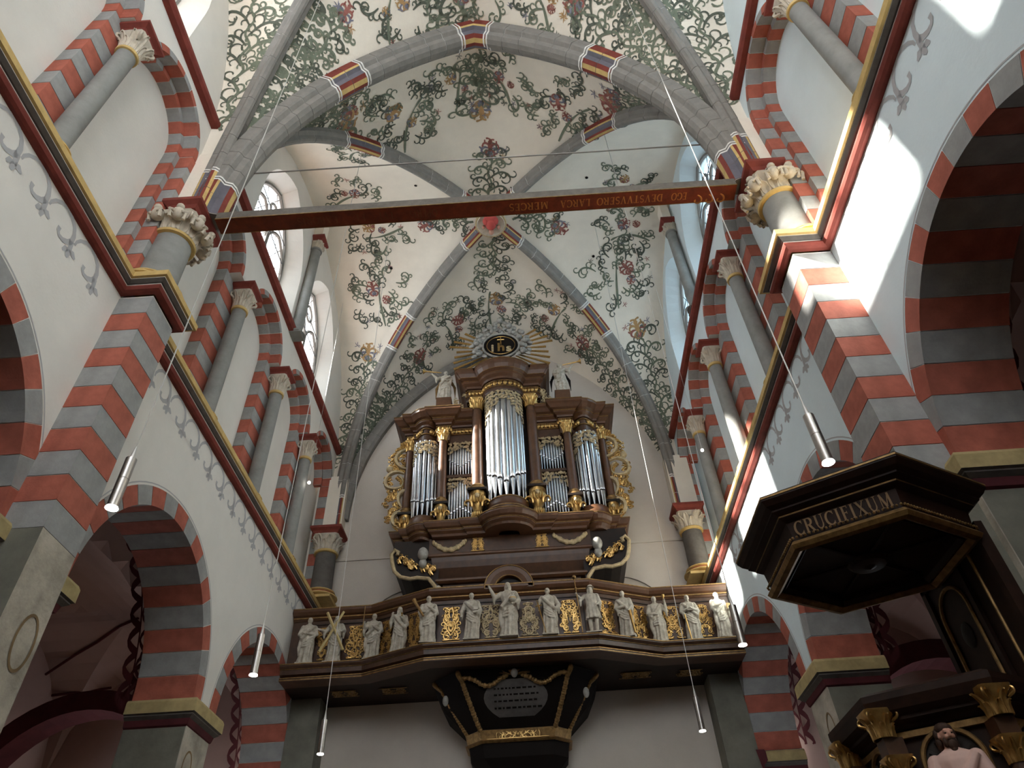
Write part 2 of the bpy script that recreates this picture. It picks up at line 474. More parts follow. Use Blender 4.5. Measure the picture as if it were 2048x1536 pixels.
def nave_wall(side, name, plaster):
    x0, x1 = X(side, 0), X(side, WT)
    mb = MB()
    ztop = 9.06
    edges = []
    y = -5.0
    for c, r in ARC:
        mb.quad((x0, y, SPR), (x0, c - r, SPR), (x0, c - r, ztop), (x0, y, ztop))
        mb.quad((x1, y, SPR), (x1, c - r, SPR), (x1, c - r, ztop), (x1, y, ztop))
        edges.append((y, c - r))
        pts = arcpts(c, SPR, r, PI, 0, 28)
        for a, b in zip(pts, pts[1:]):
            for xx in (x0, x1):
                mb.quad((xx, a[0], a[1]), (xx, b[0], b[1]), (xx, b[0], ztop), (xx, a[0], ztop))
            mb.quad((x0, a[0], a[1]), (x1, a[0], a[1]), (x1, b[0], b[1]), (x0, b[0], b[1]))
        y = c + r
    mb.quad((x0, y, SPR), (x0, YW, SPR), (x0, YW, ztop), (x0, y, ztop)); edges.append((y, YW))
    # triforium: face, second order, niche back
    def layer(d, d2, R):
        xa, xb = X(side, d), X(side, d2)
        y = -5.0
        for c in TC:
            mb.quad((xa, y, ZS), (xa, c - R, ZS), (xa, c - R, ZT), (xa, y, ZT))
            mb.quad((xa, y, ZS), (xa, c - R, ZS), (xb, c - R, ZS), (xb, y, ZS))
            pts = arcpts(c, ZS, R, PI, 0, 20)
            for a, b in zip(pts, pts[1:]):
                mb.quad((xa, a[0], a[1]), (xa, b[0], b[1]), (xa, b[0], ZT), (xa, a[0], ZT))
                mb.quad((xa, a[0], a[1]), (xb, a[0], a[1]), (xb, b[0], b[1]), (xa, b[0], b[1]))
            y = c + R
        mb.quad((xa, y, ZS), (xa, YW, ZS), (xa, YW, ZT), (xa, y, ZT))
    layer(0, .22, RO); layer(.22, .42, RI)
    xb = X(side, .42)
    mb.quad((xb, -5, 9.0), (xb, YW, 9.0), (xb, YW, ZT), (xb, -5, ZT))
    mb.quad((x0, -5, ztop), (x0, YW, ztop), (xb, YW, ztop), (xb, -5, ztop))
    # cores of the piers behind the columns
    for a, b in zip(TC, TC[1:]):
        xs = sorted((X(side, .23), xb)); mb.box(xs[0], xs[1], a + RI + .012, b - RI - .012, 9.12, ZS)
    xs = sorted((X(side, .012), X(side, .30))); mb.box(xs[0], xs[1], TC[2] + RO + .012, TC[3] - RO - .012, 9.12, ZS)
    mb.box(xs[0], xs[1], TC[6] + RO + .012, YW, 9.12, ZS)
    wall = structure(mb.build(name, plaster, bevel=0))
    # lower piers of bare stone
    pb = MB()
    for a, b in edges:
        xs = sorted((x0, x1)); pb.box(xs[0], xs[1], a, b, 0, SPR)
    pier = pb.build('pier', PIERST, wall)
    pb = MB()
    for a, b in edges[1:]:
        xs = sorted((x0, x0 - side * .012)); pb.box(xs[0], xs[1], a + .0, min(b, YW - .56), 0, 5.07)
    pb.build('pier_facing', STONE, wall)
    # ---- arcade voussoirs
    N = 17; de = PI / N
    vm = [seg_mesh(side, 1.808, 2.07, de, -.008, WT, m, 'voussoir') for m in (RED, GREY)]
    for c, r in ARC[1:]:
        for k in range(N):
            link('voussoir', vm[k % 2], wall, (x0, c, SPR), (de * k, 0, 0))
    # thin painted outline above each arch
    for c, r in ARC[1:]:
        ob = MB()
        rows = [[(x0 - side * .003, c + rr * math.cos(a), SPR + rr * math.sin(a)) for rr in (2.10, 2.118)] for a in [PI * k / 40 for k in range(41)]]
        ob.grid(rows); ob.build('painted_outline', PGREY, wall)
    # ---- triforium stones
    n1 = 11; d1 = PI / n1
    om = [seg_mesh(side, RO - .008, RE, d1, -.008, .22, m, 'arch_stone') for m in (GREY, RED)]
    im = [seg_mesh(side, RI - .008, RO + .02, d1, .212, .42, m, 'arch_stone') for m in (GREY, RED)]
    for c in TC:
        for k in range(n1):
            link('arch_stone', om[(k + 1) % 2], wall, (x0, c, ZS), (d1 * k, 0, 0))
            link('arch_stone', im[(k + 1) % 2], wall, (x0, c, ZS), (d1 * k, 0, 0))
    nz = 10; hz = (ZS - 9.06) / nz
    def blocks(ya, yb, da, db, ph):
        ms = [block_mesh(db - da, yb - ya, hz, m, 'quoin_stone') for m in (RED, GREY)]
        for k in range(nz):
            link('quoin_stone', ms[(k + ph) % 2], wall, (X(side, (da + db) / 2), (ya + yb) / 2, 9.06 + hz * k))
    for i, (a, b) in enumerate(zip(TC, TC[1:])):
        blocks(a + RI, b - RI, .21, .43, 0)
    blocks(TC[2] + RO, TC[3] - RO, -.008, .22, 1)
    blocks(TC[6] + RO, YW, -.008, .255, 1)
    # ---- pilaster under the great shaft
    pw0, pw1, pp = 5.60, 6.20, (.44 if side < 0 else .50)
    nb = 11; hb = (8.78 - 5.36) / nb
    pm = [block_mesh(pp + .02, pw1 - pw0, hb, m, 'pilaster_stone') for m in (GREY, RED)]
    for k in range(nb):
        link('pilaster_stone', pm[k % 2], wall, (X(side, -pp / 2 + .01), (pw0 + pw1) / 2, 5.36 + hb * k))
    jb = MB(); xs = sorted((X(side, .05), X(side, -pp + .008))); jb.box(xs[0], xs[1], pw0 + .008, pw1 - .008, 5.3, 8.8)
    jb.build('pilaster_joints', WHITE, wall)
    lb = MB(); xs = sorted((X(side, .05), X(side, -pp)))
    lb.box(xs[0], xs[1], pw0, pw1, 0, 5.36); lb.m = [1, 1, 1, 0, 1, 0]; lb.build('pilaster_foot', [STONE, PIERST], wall)
    for xx, yc, zc_, ry, rz in ((X(side, -pp) - side * .006, 6.0, 4.40, .135, .25), (X(side, 0) - side * .018, 10.72, 4.58, .14, .22)):
        rb = MB(); ribbon3(rb, [(ry * math.cos(2 * PI * k / 28), rz * math.sin(2 * PI * k / 28)) for k in range(29)], [.03] * 29, lambda q: (xx, yc + q[0], zc_ + q[1]))
        rb.build('painted_loop', STLOOP, wall)
    # ---- string course, impost mouldings, upper red moulding
    sp = [(0, 8.82), (.05, 8.82), (.09, 8.835), (.11, 8.87), (.10, 8.905), (.10, 8.917), (.12, 8.92), (.165, 8.955), (.165, 8.967), (.20, 8.97), (.20, 9.06), (.18, 9.075), (-.3, 9.075)]
    smf = lambda i, j: (0, 0, 0, 0, 1, 2, 2, 1, 3, 3, 3, 3)[j]
    mb = MB()
    path = [(x0, -5), (x0, pw0), (X(side, -pp), pw0), (X(side, -pp), pw1), (x0, pw1), (x0, YW)]
    mb.sweep(path, sp, mf=smf, side=1 if side < 0 else -1)
    structure(mb.build('trim_1' if side < 0 else 'trim_2', [RED_D, WHITE, GREY_D, YELLOW]))
    mb = MB()
    zr = 13.42 if side < 0 else 13.22
    rp = [(0, zr), (.10, zr), (.14, zr + .05), (.14, zr + .13), (.08, zr + .17), (0, zr + .2)]
    for ya, yb in ((-5, YA - .22), (YA + .35, YW - .1)):
        mb.sweep([(x0, ya), (x0, yb)], rp, side=1 if side < 0 else -1)
    structure(mb.build('trim_3' if side < 0 else 'trim_4', RED_D))
    mb = MB()
    ip = [(0, 5.06), (.03, 5.08), (.05, 5.16), (.10, 5.20), (.10, 5.215), (.13, 5.23), (.13, 5.38), (.11, 5.42), (-.05, 5.425)]
    imf = lambda i, j: (0, 0, 1, 1, 1, 2, 2, 2, 2)[j]
    sd = 1 if side < 0 else -1
    p0_, p1_, p2_, p3_ = edges[1], edges[2], edges[3], edges[4]
    for P in ([(x1, p0_[0]), (x0, p0_[0]), (x0, p0_[1]), (x1, p0_[1])], [(x1, p1_[0]), (x0, p1_[0]), (x0, pw0)], [(x0, pw1), (x0, p1_[1]), (x1, p1_[1])],
              [(x1, p2_[0]), (x0, p2_[0]), (x0, p2_[1]), (x1, p2_[1])], [(x1, p3_[0]), (x0, p3_[0]), (x0, YW - .56)]):
        mb.sweep(P, ip, mf=imf, side=sd)
    structure(mb.build('trim_5' if side < 0 else 'trim_6', [MAROON, GREY_D, IMPY]))
    # ---- clerestory
    ds = 0 if side < 0 else .16
    xc = X(side, ds); xg = X(side, ds + .42)
    mb = MB(); wm = MB()
    zc = zr + .1
    wins = [(-.5, 1.3), (3.0, 1.3), (9.0, 1.35), (12.15, 1.3)]
    y = -5
    hz1, zsp, ha = 13.75, 15.0, 1.95
    ztop2 = 18.6
    for c, hw in wins:
        mb.quad((xc, y, zc), (xc, c - hw, zc), (xc, c - hw, ztop2), (xc, y, ztop2))
        P = [(c + u, z) for u, z in pointed(hw, ha, 10, zsp)]
        for p, q in zip(P, P[1:]):
            mb.quad((xc, p[0], p[1]), (xc, q[0], q[1]), (xc, q[0], ztop2), (xc, p[0], ztop2))
        mb.quad((xc, c - hw, zc), (xc, c + hw, zc), (xc, c + hw, hz1), (xc, c - hw, hz1))
        fr = [(c - hw, hz1)] + P + [(c + hw, hz1)]
        k = .80
        Q = [(c + u, z) for u, z in pointed(hw * k, ha * .88, 10, zsp)]
        bk = [(c - hw * k, 14.0)] + Q + [(c + hw * k, 14.0)]
        rows = [[(xc, p[0], p[1]) for p in fr], [(xg, p[0], p[1]) for p in bk], [(X(side, ds + .55), p[0], p[1]) for p in bk]]
        wm.grid(rows, 0, closev=True)
        y = c + hw
    mb.quad((xc, y, zc), (xc, YW, zc), (xc, YW, ztop2), (xc, y, ztop2))
    if ds: mb.quad((x0, -5, zc), (x0, YW, zc), (xc, YW, zc), (xc, -5, zc))
    mb.build('clerestory', plaster, wall)
    wm.build('window_embrasure', plaster, wall)
    for wi, (c, hw) in enumerate(wins):
        k = .80; h2 = hw * k
        Q = [(u, z) for u, z in pointed(h2, ha * .88, 10, zsp)]
        out = [(-h2, 14.0)] + Q + [(h2, 14.0)]
        gm = MB(); gm.poly([(0, p[0], p[1]) for p in out])
        nm = 'window_%d' % (wi + 1 + (0 if side < 0 else 4))
        fm = MB()
        fm.tube([(0, p[0], p[1]) for p in out + [out[0]]], .055, 6)
        fr = structure(fm.build(nm, RIBG, None, loc=(xg - side * .02, c, 0)))
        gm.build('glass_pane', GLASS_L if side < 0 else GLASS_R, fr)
        m2 = MB()
        zt = zsp + .15
        m2.box(-.05, .05, -.06, .06, 14.2, zt)
        for sg in (-1, 1):
            cx_, hw_ = sg * h2 / 2, h2 / 2
            m2.tube([(0, cx_ + u, z) for u, z in pointed(hw_ - .03, .75, 7, zt - .15)], .045, 6)
        m2.tube([(0, .22 * math.cos(a), zsp + .98 + .22 * math.sin(a)) for a in [2 * PI * q / 12 for q in range(13)]], .035, 6)
        m2.build('stone_tracery', RIBG, fr, smooth=True)
        lm = MB()
        for i in range(-6, 7):       # lozenge leading
            for sg in (-1, 1):
                pts = []
                for j in range(0, 33):
                    z = 14.0 + j * .1; yy = i * .62 + sg * (z - 14.0) * .5
                    top = max([zz for (u, zz) in Q if True and abs(u) >= 0 and abs(u - yy) < .12] + [0])
                    inside = abs(yy) < h2 - .03 and z < zsp or (abs(yy) < h2 and z < top)
                    if inside: pts.append((side * .015, yy, z))
                if len(pts) > 2: lm.tube([pts[0], pts[-1]], .009, 4)
        lm.build('leading', LEAD, fr)['kind'] = 'stuff'
        bm_ = MB()
        for z in (14.75, 15.3, 15.85): bm_.tube([(-side * .03, -h2, z), (-side * .03, h2, z)], .012, 5)
        bm_.build('saddle_bars', LEAD, fr)
    # ---- painted grey scroll border under the string course
    st = []
    pts, ws = [], []
    st = [([(0, .02), (0, .08), (.04, .16), (.12, .235), (.22, .265), (.33, .25), (.43, .19), (.48, .10), (.49, 0)], [.03, .04, .045, .05, .05, .055, .06, .065, .075], 0),
          ([(.49, 0), (.45, -.06), (.38, -.11), (.31, -.12), (.27, -.09), (.26, -.03)], [.08, .07, .06, .05, .05, .06], 0),
          ([(.49, .01), (.52, -.08), (.53, -.14), (.535, -.22)], [.09, .07, .09, .04], 0),
          ([(.53, -.11), (.59, -.10), (.655, -.12)], [.04, .085, .03], 0), ([(.52, -.12), (.47, -.15), (.44, -.205)], [.03, .08, .03], 0)]
    sb = MB()
    for p, w_, _ in st: ribbon3(sb, p, w_, lambda q: (0, q[0], q[1]))
    pmesh = sb.mesh('painted_scroll', PGREY)
    y = 1.3
    while y < 15:
        if not (5.0 < y < 6.15):
            link('painted_scroll', pmesh, wall, (x0 - side * .004, y, 8.545))
        y += .552
    return wall

wall_l = nave_wall(-1, 'wall_left', PLASTER)
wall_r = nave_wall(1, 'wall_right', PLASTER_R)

# ---- west wall
mb = MB()
mb.quad((XL - 1, YW, 0), (XR + 1, YW, 0), (XR + 1, YW, 18.4), (XL - 1, YW, 18.4))
ww = structure(mb.build('wall_west', WESTW))
sm = MB()
sm.sweep([(XL, YW), (XR, YW)], [(0, 10.28), (.03, 10.28), (.03, 10.34), (0, 10.36)])
sm.build('ledge', WESTW, ww)
for cx_ in (-2.75, 2.0):          # blind round arches half hidden by the organ
    am = MB()
    rows = []
    for k in range(21):
        a = PI * k / 20
        rows.append([(cx_ + r * math.cos(a), YW - d, 8.3 + r * math.sin(a)) for r, d in ((1.28, 0), (1.28, .05), (1.12, .05), (1.12, 0))])
    am.grid(rows); am.build('blind_arch', WESTW, ww)
for sx, xa, xb in ((-1, XL, XL + .62), (1, XR - .62, XR)):
    am = MB(); am.box(xa, xb, YW - .55, YW, 0, 7.0); am.build('corner_respond', PIERST, ww)

mb = MB()                                # unseen end wall added behind the camera, with three openings to shape the light
mb.box(XL - 6, XR + 6, -5.6, -5.2, 0, 10)
xs_ = [XL - 6, -3.9, -2.3, -1.2, .4, 1.5, 3.1, XR + 6]
for a, b in zip(xs_[::2], xs_[1::2]): mb.box(a, b, -5.6, -5.2, 10, 16.5)
mb.box(XL - 6, XR + 6, -5.6, -5.2, 16.5, 19)
structure(mb.build('wall_east_added', WESTW))
# ---- aisles: outer walls, groined ceilings, arch bands
def aisle(side):
    xi, xo = X(side, WT), X(side, 5.2)
    nm = 'left' if side < 0 else 'right'
    mb = MB()
    ys = [-6]
    for yc in (13.1,): ys += [yc - .6, yc + .6]  # unseen window opening, added to brighten the dark aisle
    ys.append(16)
    for i in range(0, len(ys), 2): mb.quad((xo, ys[i], 0), (xo, ys[i + 1], 0), (xo, ys[i + 1], 9), (xo, ys[i], 9))
    for i in range(1, len(ys) - 1, 2):
        mb.quad((xo, ys[i], 0), (xo, ys[i + 1], 0), (xo, ys[i + 1], 2.2), (xo, ys[i], 2.2)); mb.quad((xo, ys[i], 4.3), (xo, ys[i + 1], 4.3), (xo, ys[i + 1], 9), (xo, ys[i], 9))
    mb.quad((xi, 15.45, 0), (xo, 15.45, 0), (xo, 15.45, 9), (xi, 15.45, 9))
    structure(mb.build('wall_aisle_' + nm, PINK))
    cm = MB()
    bays = [(-5.4, 1.4), (1.4, 6.1), (6.1, 10.85), (10.85, 15.5)]
    zs, h = 5.5, 2.6
    for a, b in bays:
        c = (a + b) / 2; n = 16
        rows = []
        for i in range(n + 1):
            u = -1 + 2 * i / n; row = []
            for j in range(n + 1):
                v = -1 + 2 * j / n
                z = zs + h * max(math.sqrt(max(0, 1 - u * u)), math.sqrt(max(0, 1 - v * v)))
                row.append(((xi + xo) / 2 + (xo - xi) / 2 * v, c + (b - a) / 2 * u, z))
            rows.append(row)
        cm.grid(rows)
    ce = structure(cm.build('ceiling_aisle_' + nm, PINK, smooth=False))
    rows = []                        # broad painted band of the transverse arch
    for k in range(25):
        a = PI * k / 24
        rows.append([((xi + xo) / 2 + r * (xo - xi) / 2 * math.cos(a), y, 4.45 + r * 2.15 * math.sin(a)) for r, y in ((1.0, 12.85), (.84, 12.85), (.84, 13.4), (1.0, 13.4))])
    t = MB(); t.grid(rows); t.build('arch_band', MAROON, ce)
    for c, r in ARC[1:]:             # scalloped painted border on the aisle vault behind each arch
        ymid = [(a + b) / 2 for a, b in bays if a < c < b][0]; R = 2.28
        sc = MB(); n = 20
        pt = lambda q: (xi + side * q[1], ymid + R * math.cos(q[0]), zs + h * .972 * math.sin(q[0]))
        for k in range(n):
            a0, a1 = PI * k / n, PI * (k + 1) / n
            ribbon3(sc, [(a0 + (a1 - a0) * q / 8, .30 + .16 * math.sin(PI * q / 8)) for q in range(9)], [.05] * 9, pt)
            ribbon3(sc, [(a0 + (a1 - a0) * q / 6, .16 + .12 * math.sin(PI * q / 6)) for q in range(7)], [.03] * 7, pt)
        for x_, wd in ((.05, .10), (.30, .025)):
            ribbon3(sc, [(PI * q / 50, x_) for q in range(51)], [wd] * 51, pt)
        sc.build('scalloped_border', MAROON, ce)
    if side < 0:
        for P in ([(-10.2, 14.3, 7.55), (-9.62, 14.13, 7.85), (-9.05, 13.84, 7.97), (-8.4, 13.38, 8.07), (-7.9, 13.1, 8.08)], [(-10.2, 14.75, 7.28), (-9.66, 14.82, 7.34), (-9.34, 15.35, 7.6)]):
            t = MB(); t.tube(P, .03, 5); t.build('painted_seam', MAROON, ce)
aisle(-1); aisle(1)
# ================================================================= VAULT
BOSS = Vector((CX + .02, 10.6, 17.55))
BOSS2 = Vector((CX + .02, 1.2, 17.55))
def superc(p0, p1, z0, p, n=24, zlow=None):
    """rib curve from the springing p0 to the crown p1 (horizontal run follows a superellipse)"""
    out = []
    for i in range(n + 1):
        th = PI / 2 * i / n
        s = max(0, math.cos(th)) ** (2 / p); f = max(0, math.sin(th)) ** (2 / p)
        out.append(Vector((p1.x + (p0.x - p1.x) * s, p1.y + (p0.y - p1.y) * s, z0 + (p1.z - z0) * f)))
    return out
def pointc(p0, p1, z0, a, n=24):
    """half of a pointed arch: centre 'a' beyond the crown line"""
    h = Vector((p0.x - p1.x, p0.y - p1.y)); hw = h.length; u = h / hw
    r = hw + a; H = math.sqrt(r * r - a * a); th1 = math.acos(a / r)
    out = []
    for i in range(n + 1):
        th = th1 * i / n
        d = r * math.cos(th) - a
        out.append(Vector((p1.x + u.x * d, p1.y + u.y * d, z0 + (p1.z - z0) * math.sin(th) * r / H)))
    return out
LN, RN = Vector((-4.72, YA + .12, 0)), Vector((3.82, YA + .12, 0))
LN2, RN2 = Vector((-4.72, YA - .12, 0)), Vector((3.82, YA - .12, 0))
LF, RF = Vector((-4.78, 15.05, 0)), Vector((3.88, 15.05, 0))
LB, RB = Vector((-4.72, -5.1, 0)), Vector((3.82, -5.1, 0))
Z0 = 11.9
AP = Vector((CX, YA, 17.55)); APW = Vector((CX, YW + .06, 17.35))
n = 24
dia = {k: superc(c, b, Z0, 2.2) for k, c, b in (('LN', LN, BOSS), ('RN', RN, BOSS), ('LF', LF, BOSS), ('RF', RF, BOSS), ('LN2', LN2, BOSS2), ('RN2', RN2, BOSS2), ('LB', LB, BOSS2), ('RB', RB, BOSS2))}
trL = pointc(Vector((-4.62, YA, 0)), AP, 11.0, 3.0); trR = pointc(Vector((3.72, YA, 0)), AP, 11.0, 3.0)
trW_L = pointc(Vector((-4.72, YW + .06, 0)), APW, 11.4, 2.2); trW_R = pointc(Vector((3.82, YW + .06, 0)), APW, 11.4, 2.2)
XLW, XRW = XL - .07, XR + .24
wl_n = superc(Vector((XLW, YA + .2, 0)), Vector((XLW, 10.6, 17.7)), 12.1, 2.3)
wl_f = superc(Vector((XLW, YW - .12, 0)), Vector((XLW, 10.6, 17.7)), 12.1, 2.3)
wr_n = superc(Vector((XRW, YA + .2, 0)), Vector((XRW, 10.6, 17.3)), 12.0, 2.3)
wr_f = superc(Vector((XRW, YW - .12, 0)), Vector((XRW, 10.6, 17.3)), 12.0, 2.3)
wl_b = superc(Vector((XLW, YA - .2, 0)), Vector((XLW, 1.2, 17.7)), 12.1, 2.3)
wl_bb = superc(Vector((XLW, -5.1, 0)), Vector((XLW, 1.2, 17.7)), 12.1, 2.3)
wr_b = superc(Vector((XRW, YA - .2, 0)), Vector((XRW, 1.2, 17.3)), 12.0, 2.3)
wr_bb = superc(Vector((XRW, -5.1, 0)), Vector((XRW, 1.2, 17.3)), 12.0, 2.3)
APE = Vector((CX, -5.25, 17.4))
trE_L = pointc(Vector((-4.72, -5.25, 0)), APE, 11.4, 2.2); trE_R = pointc(Vector((3.82, -5.25, 0)), APE, 11.4, 2.2)
UPZ = Vector((0, 0, .10))
ceil_ = MB()
def cell(d, b, bulge=.16):
    rows = []; m = 10
    for i in range(n + 1):
        row = []
        for j in range(m + 1):
            s = j / m
            p = (d[i] + UPZ).lerp(b[i] + UPZ, s)
            p = p + Vector((0, 0, bulge * 4 * s * (1 - s) * (i / n)))
            row.append(p)
        rows.append(row)
    ceil_.grid(rows)
for d, b in ((dia['LN'], trL), (dia['RN'], trR), (dia['LN'], wl_n), (dia['LF'], wl_f), (dia['RN'], wr_n), (dia['RF'], wr_f), (dia['LF'], trW_L), (dia['RF'], trW_R),
             (dia['LN2'], trL), (dia['RN2'], trR), (dia['LN2'], wl_b), (dia['RN2'], wr_b), (dia['LB'], wl_bb), (dia['RB'], wr_bb), (dia['LB'], trE_L), (dia['RB'], trE_R)):
    cell(d, b)
ceiling = structure(ceil_.build('ceiling', VAULTM, smooth=True))
VBVH = BVHTree.FromPolygons([Vector(v) for v in ceil_.v], ceil_.f)
# backing webs in the springing zones (plain plaster behind the ribs)
mb = MB()
for xa, xb in ((XL - .02, -4.6), (XR + .16, 3.7)):
    x0, x1 = sorted((xa, xb))
    mb.box(x0, x1, YA - .22, YA + .34, 10.9, 12.6); mb.box(x0, x1, YW - .35, YW, 10.9, 12.6)
mb.build('springing_block', VAULTM, ceiling)

# ---- ribs, stone by stone
def resample(c, k):
    L = [0]
    for a, b in zip(c, c[1:]): L.append(L[-1] + (b - a).length)
    out = []
    for q in range(k + 1):
        s = L[-1] * q / k
        i = max(j for j in range(len(L)) if L[j] <= s + 1e-9); i = min(i, len(c) - 2)
        out.append(c[i].lerp(c[i + 1], (s - L[i]) / (L[i + 1] - L[i])))
    return out
def rib_rows(c, prof, wv, sc=1.0):
    rows = []
    for i, p in enumerate(c):
        t = (c[min(i + 1, len(c) - 1)] - c[max(i - 1, 0)]).normalized()
        dn = wv.cross(t)
        if dn.z > 0 or (abs(dn.z) < .05 and False): dn = -dn
        rows.append([p + wv * (a * sc) + dn * (b * sc if b > 0 else b) for a, b in prof])
    return rows
def rib(name, curve, prof, nst, painted, mats, parent, zlow=None, wv=None, flip=None):
    """curve from the springing to the crown; painted(p) says which stones carry the coloured bands"""
    h = Vector((curve[-1].x - curve[0].x, curve[-1].y - curve[0].y, 0)).normalized()
    wv = Vector((-h.y, h.x, 0))
    inward = h
    def rows_of(c, sc=1.0):
        rows = []
        for i, p in enumerate(c):
            t = (c[min(i + 1, len(c) - 1)] - c[max(i - 1, 0)]).normalized()
            dn = t.cross(wv)
            if dn.dot(inward) < 0 and abs(dn.dot(inward)) > .02: dn = -dn
            elif dn.z > 0 and abs(dn.dot(inward)) <= .02: dn = -dn
            rows.append([p + wv * (a * sc) + dn * (b * sc if b > 0 else b) for a, b in prof])
        return rows
    c = list(curve)
    low = [Vector((c[0].x, c[0].y, zlow + (c[0].z - zlow) * q / 3)) for q in range(3)] if zlow and zlow < c[0].z - .05 else []
    full = low + c
    core = MB(); core.grid(rows_of(resample(full, 40), .955))
    root = core.build(name, WHITE, parent)
    R = resample(full, nst * 4)
    bands = MB()
    prev = None
    for k in range(nst):
        seg = R[k * 4:k * 4 + 5]
        pt = painted(seg[2], k)
        e0 = (seg[1] - seg[0]).normalized() * .006; e1 = (seg[-1] - seg[-2]).normalized() * .006
        seg = [seg[0] + e0] + seg[1:-1] + [seg[-1] - e1]
        mb = MB()
        P = len(prof)
        mf = (lambda i, j: (1, 2, 3, 3, 1, 2, 1, 3, 3, 2, 1, 1)[j]) if pt else (lambda i, j: 0)
        mb.grid(rows_of(seg), mf=mf)
        r = rows_of(seg); mb.poly(r[0], 0); mb.poly(r[-1], 0)
        mb.build('rib_stone', mats, root)
        if prev is not None and pt != prev:
            t = (seg[1] - seg[0]).normalized()
            for off in (-.05, .015):
                bands.grid(rows_of([seg[0] + t * off, seg[0] + t * (off + .035)], 1.03))
        prev = pt
    if bands.v: bands.build('white_band', WHITE, root)
    return root
RM = [RIBG, RED_D, YELLOW, BLUEG, YELLOW]
PT = [(-.26, -.12), (-.26, .09), (-.235, .12), (-.16, .15), (-.13, .25), (-.05, .285), (.05, .285), (.13, .25), (.16, .15), (.235, .12), (.26, .09), (.26, -.12)]
PD = [(-.15, -.08), (-.15, .05), (-.13, .075), (-.085, .11), (-.07, .185), (-.03, .21), (.03, .21), (.07, .185), (.085, .11), (.13, .075), (.15, .05), (.15, -.08)]
PW = [(-.26, -.10), (-.26, .12), (-.20, .20), (.02, .20), (.02, -.10)]
pt_t = lambda p, k: k == 0 or k == 1 or abs(p.x - CX) < .45 or 2.35 < abs(p.x - CX) < 2.85
pt_d = lambda p, k: k in (0, 1) or abs(p.x - CX) < .62 or 2.55 < abs(p.x - CX) < 2.98
rib('vault_rib', trL, PT, 20, pt_t, RM, ceiling, 10.9); rib('vault_rib', trR, PT, 20, pt_t, RM, ceiling, 10.9)
for k in ('LN', 'RN', 'LF', 'RF', 'LN2', 'RN2'):
    rib('vault_rib', dia[k], PD, 20, pt_d, RM, ceiling, 10.9)
rib('vault_rib', trW_L, PW, 14, lambda p, k: False, RM, ceiling); rib('vault_rib', trW_R, PW, 14, lambda p, k: False, RM, ceiling)

# ---- boss with a painted seated figure
bs = thing('vault_boss', 'round carved boss with a small red robed figure where the vault ribs cross', 'boss', BOSS + Vector((0, 0, -.22)))
mb = MB(); mb.lathe([(.05, .25), (.36, .22), (.40, .1), (.40, 0), (.36, -.06), (.30, -.03), (.02, -.02)], n=24); mb.build('disc', CARVE, bs, True)
mb = MB(); mb.lathe([(.36, -.03), (.40, -.05), (.42, -.01), (.40, .03)], n=24, caps=False); mb.build('rim', CREAM, bs, True)
mb = MB(); mb.blob((0, -.05, -.08), .15, .2, .10); mb.blob((-.12, -.12, -.07), .09, .12, .08); mb.blob((.12, -.12, -.07), .09, .12, .08); mb.blob((0, -.22, -.06), .17, .1, .09)
mb.build('red_robe', mat('boss_red', (196, 84, 78), .7), bs, True)
mb = MB(); mb.blob((0, .19, -.09), .075, .09, .08); mb.blob((-.2, .05, -.07), .04, .05, .04); mb.blob((.2, .08, -.07), .05, .06, .05); mb.build('head_and_hands', SKIN, bs, True)

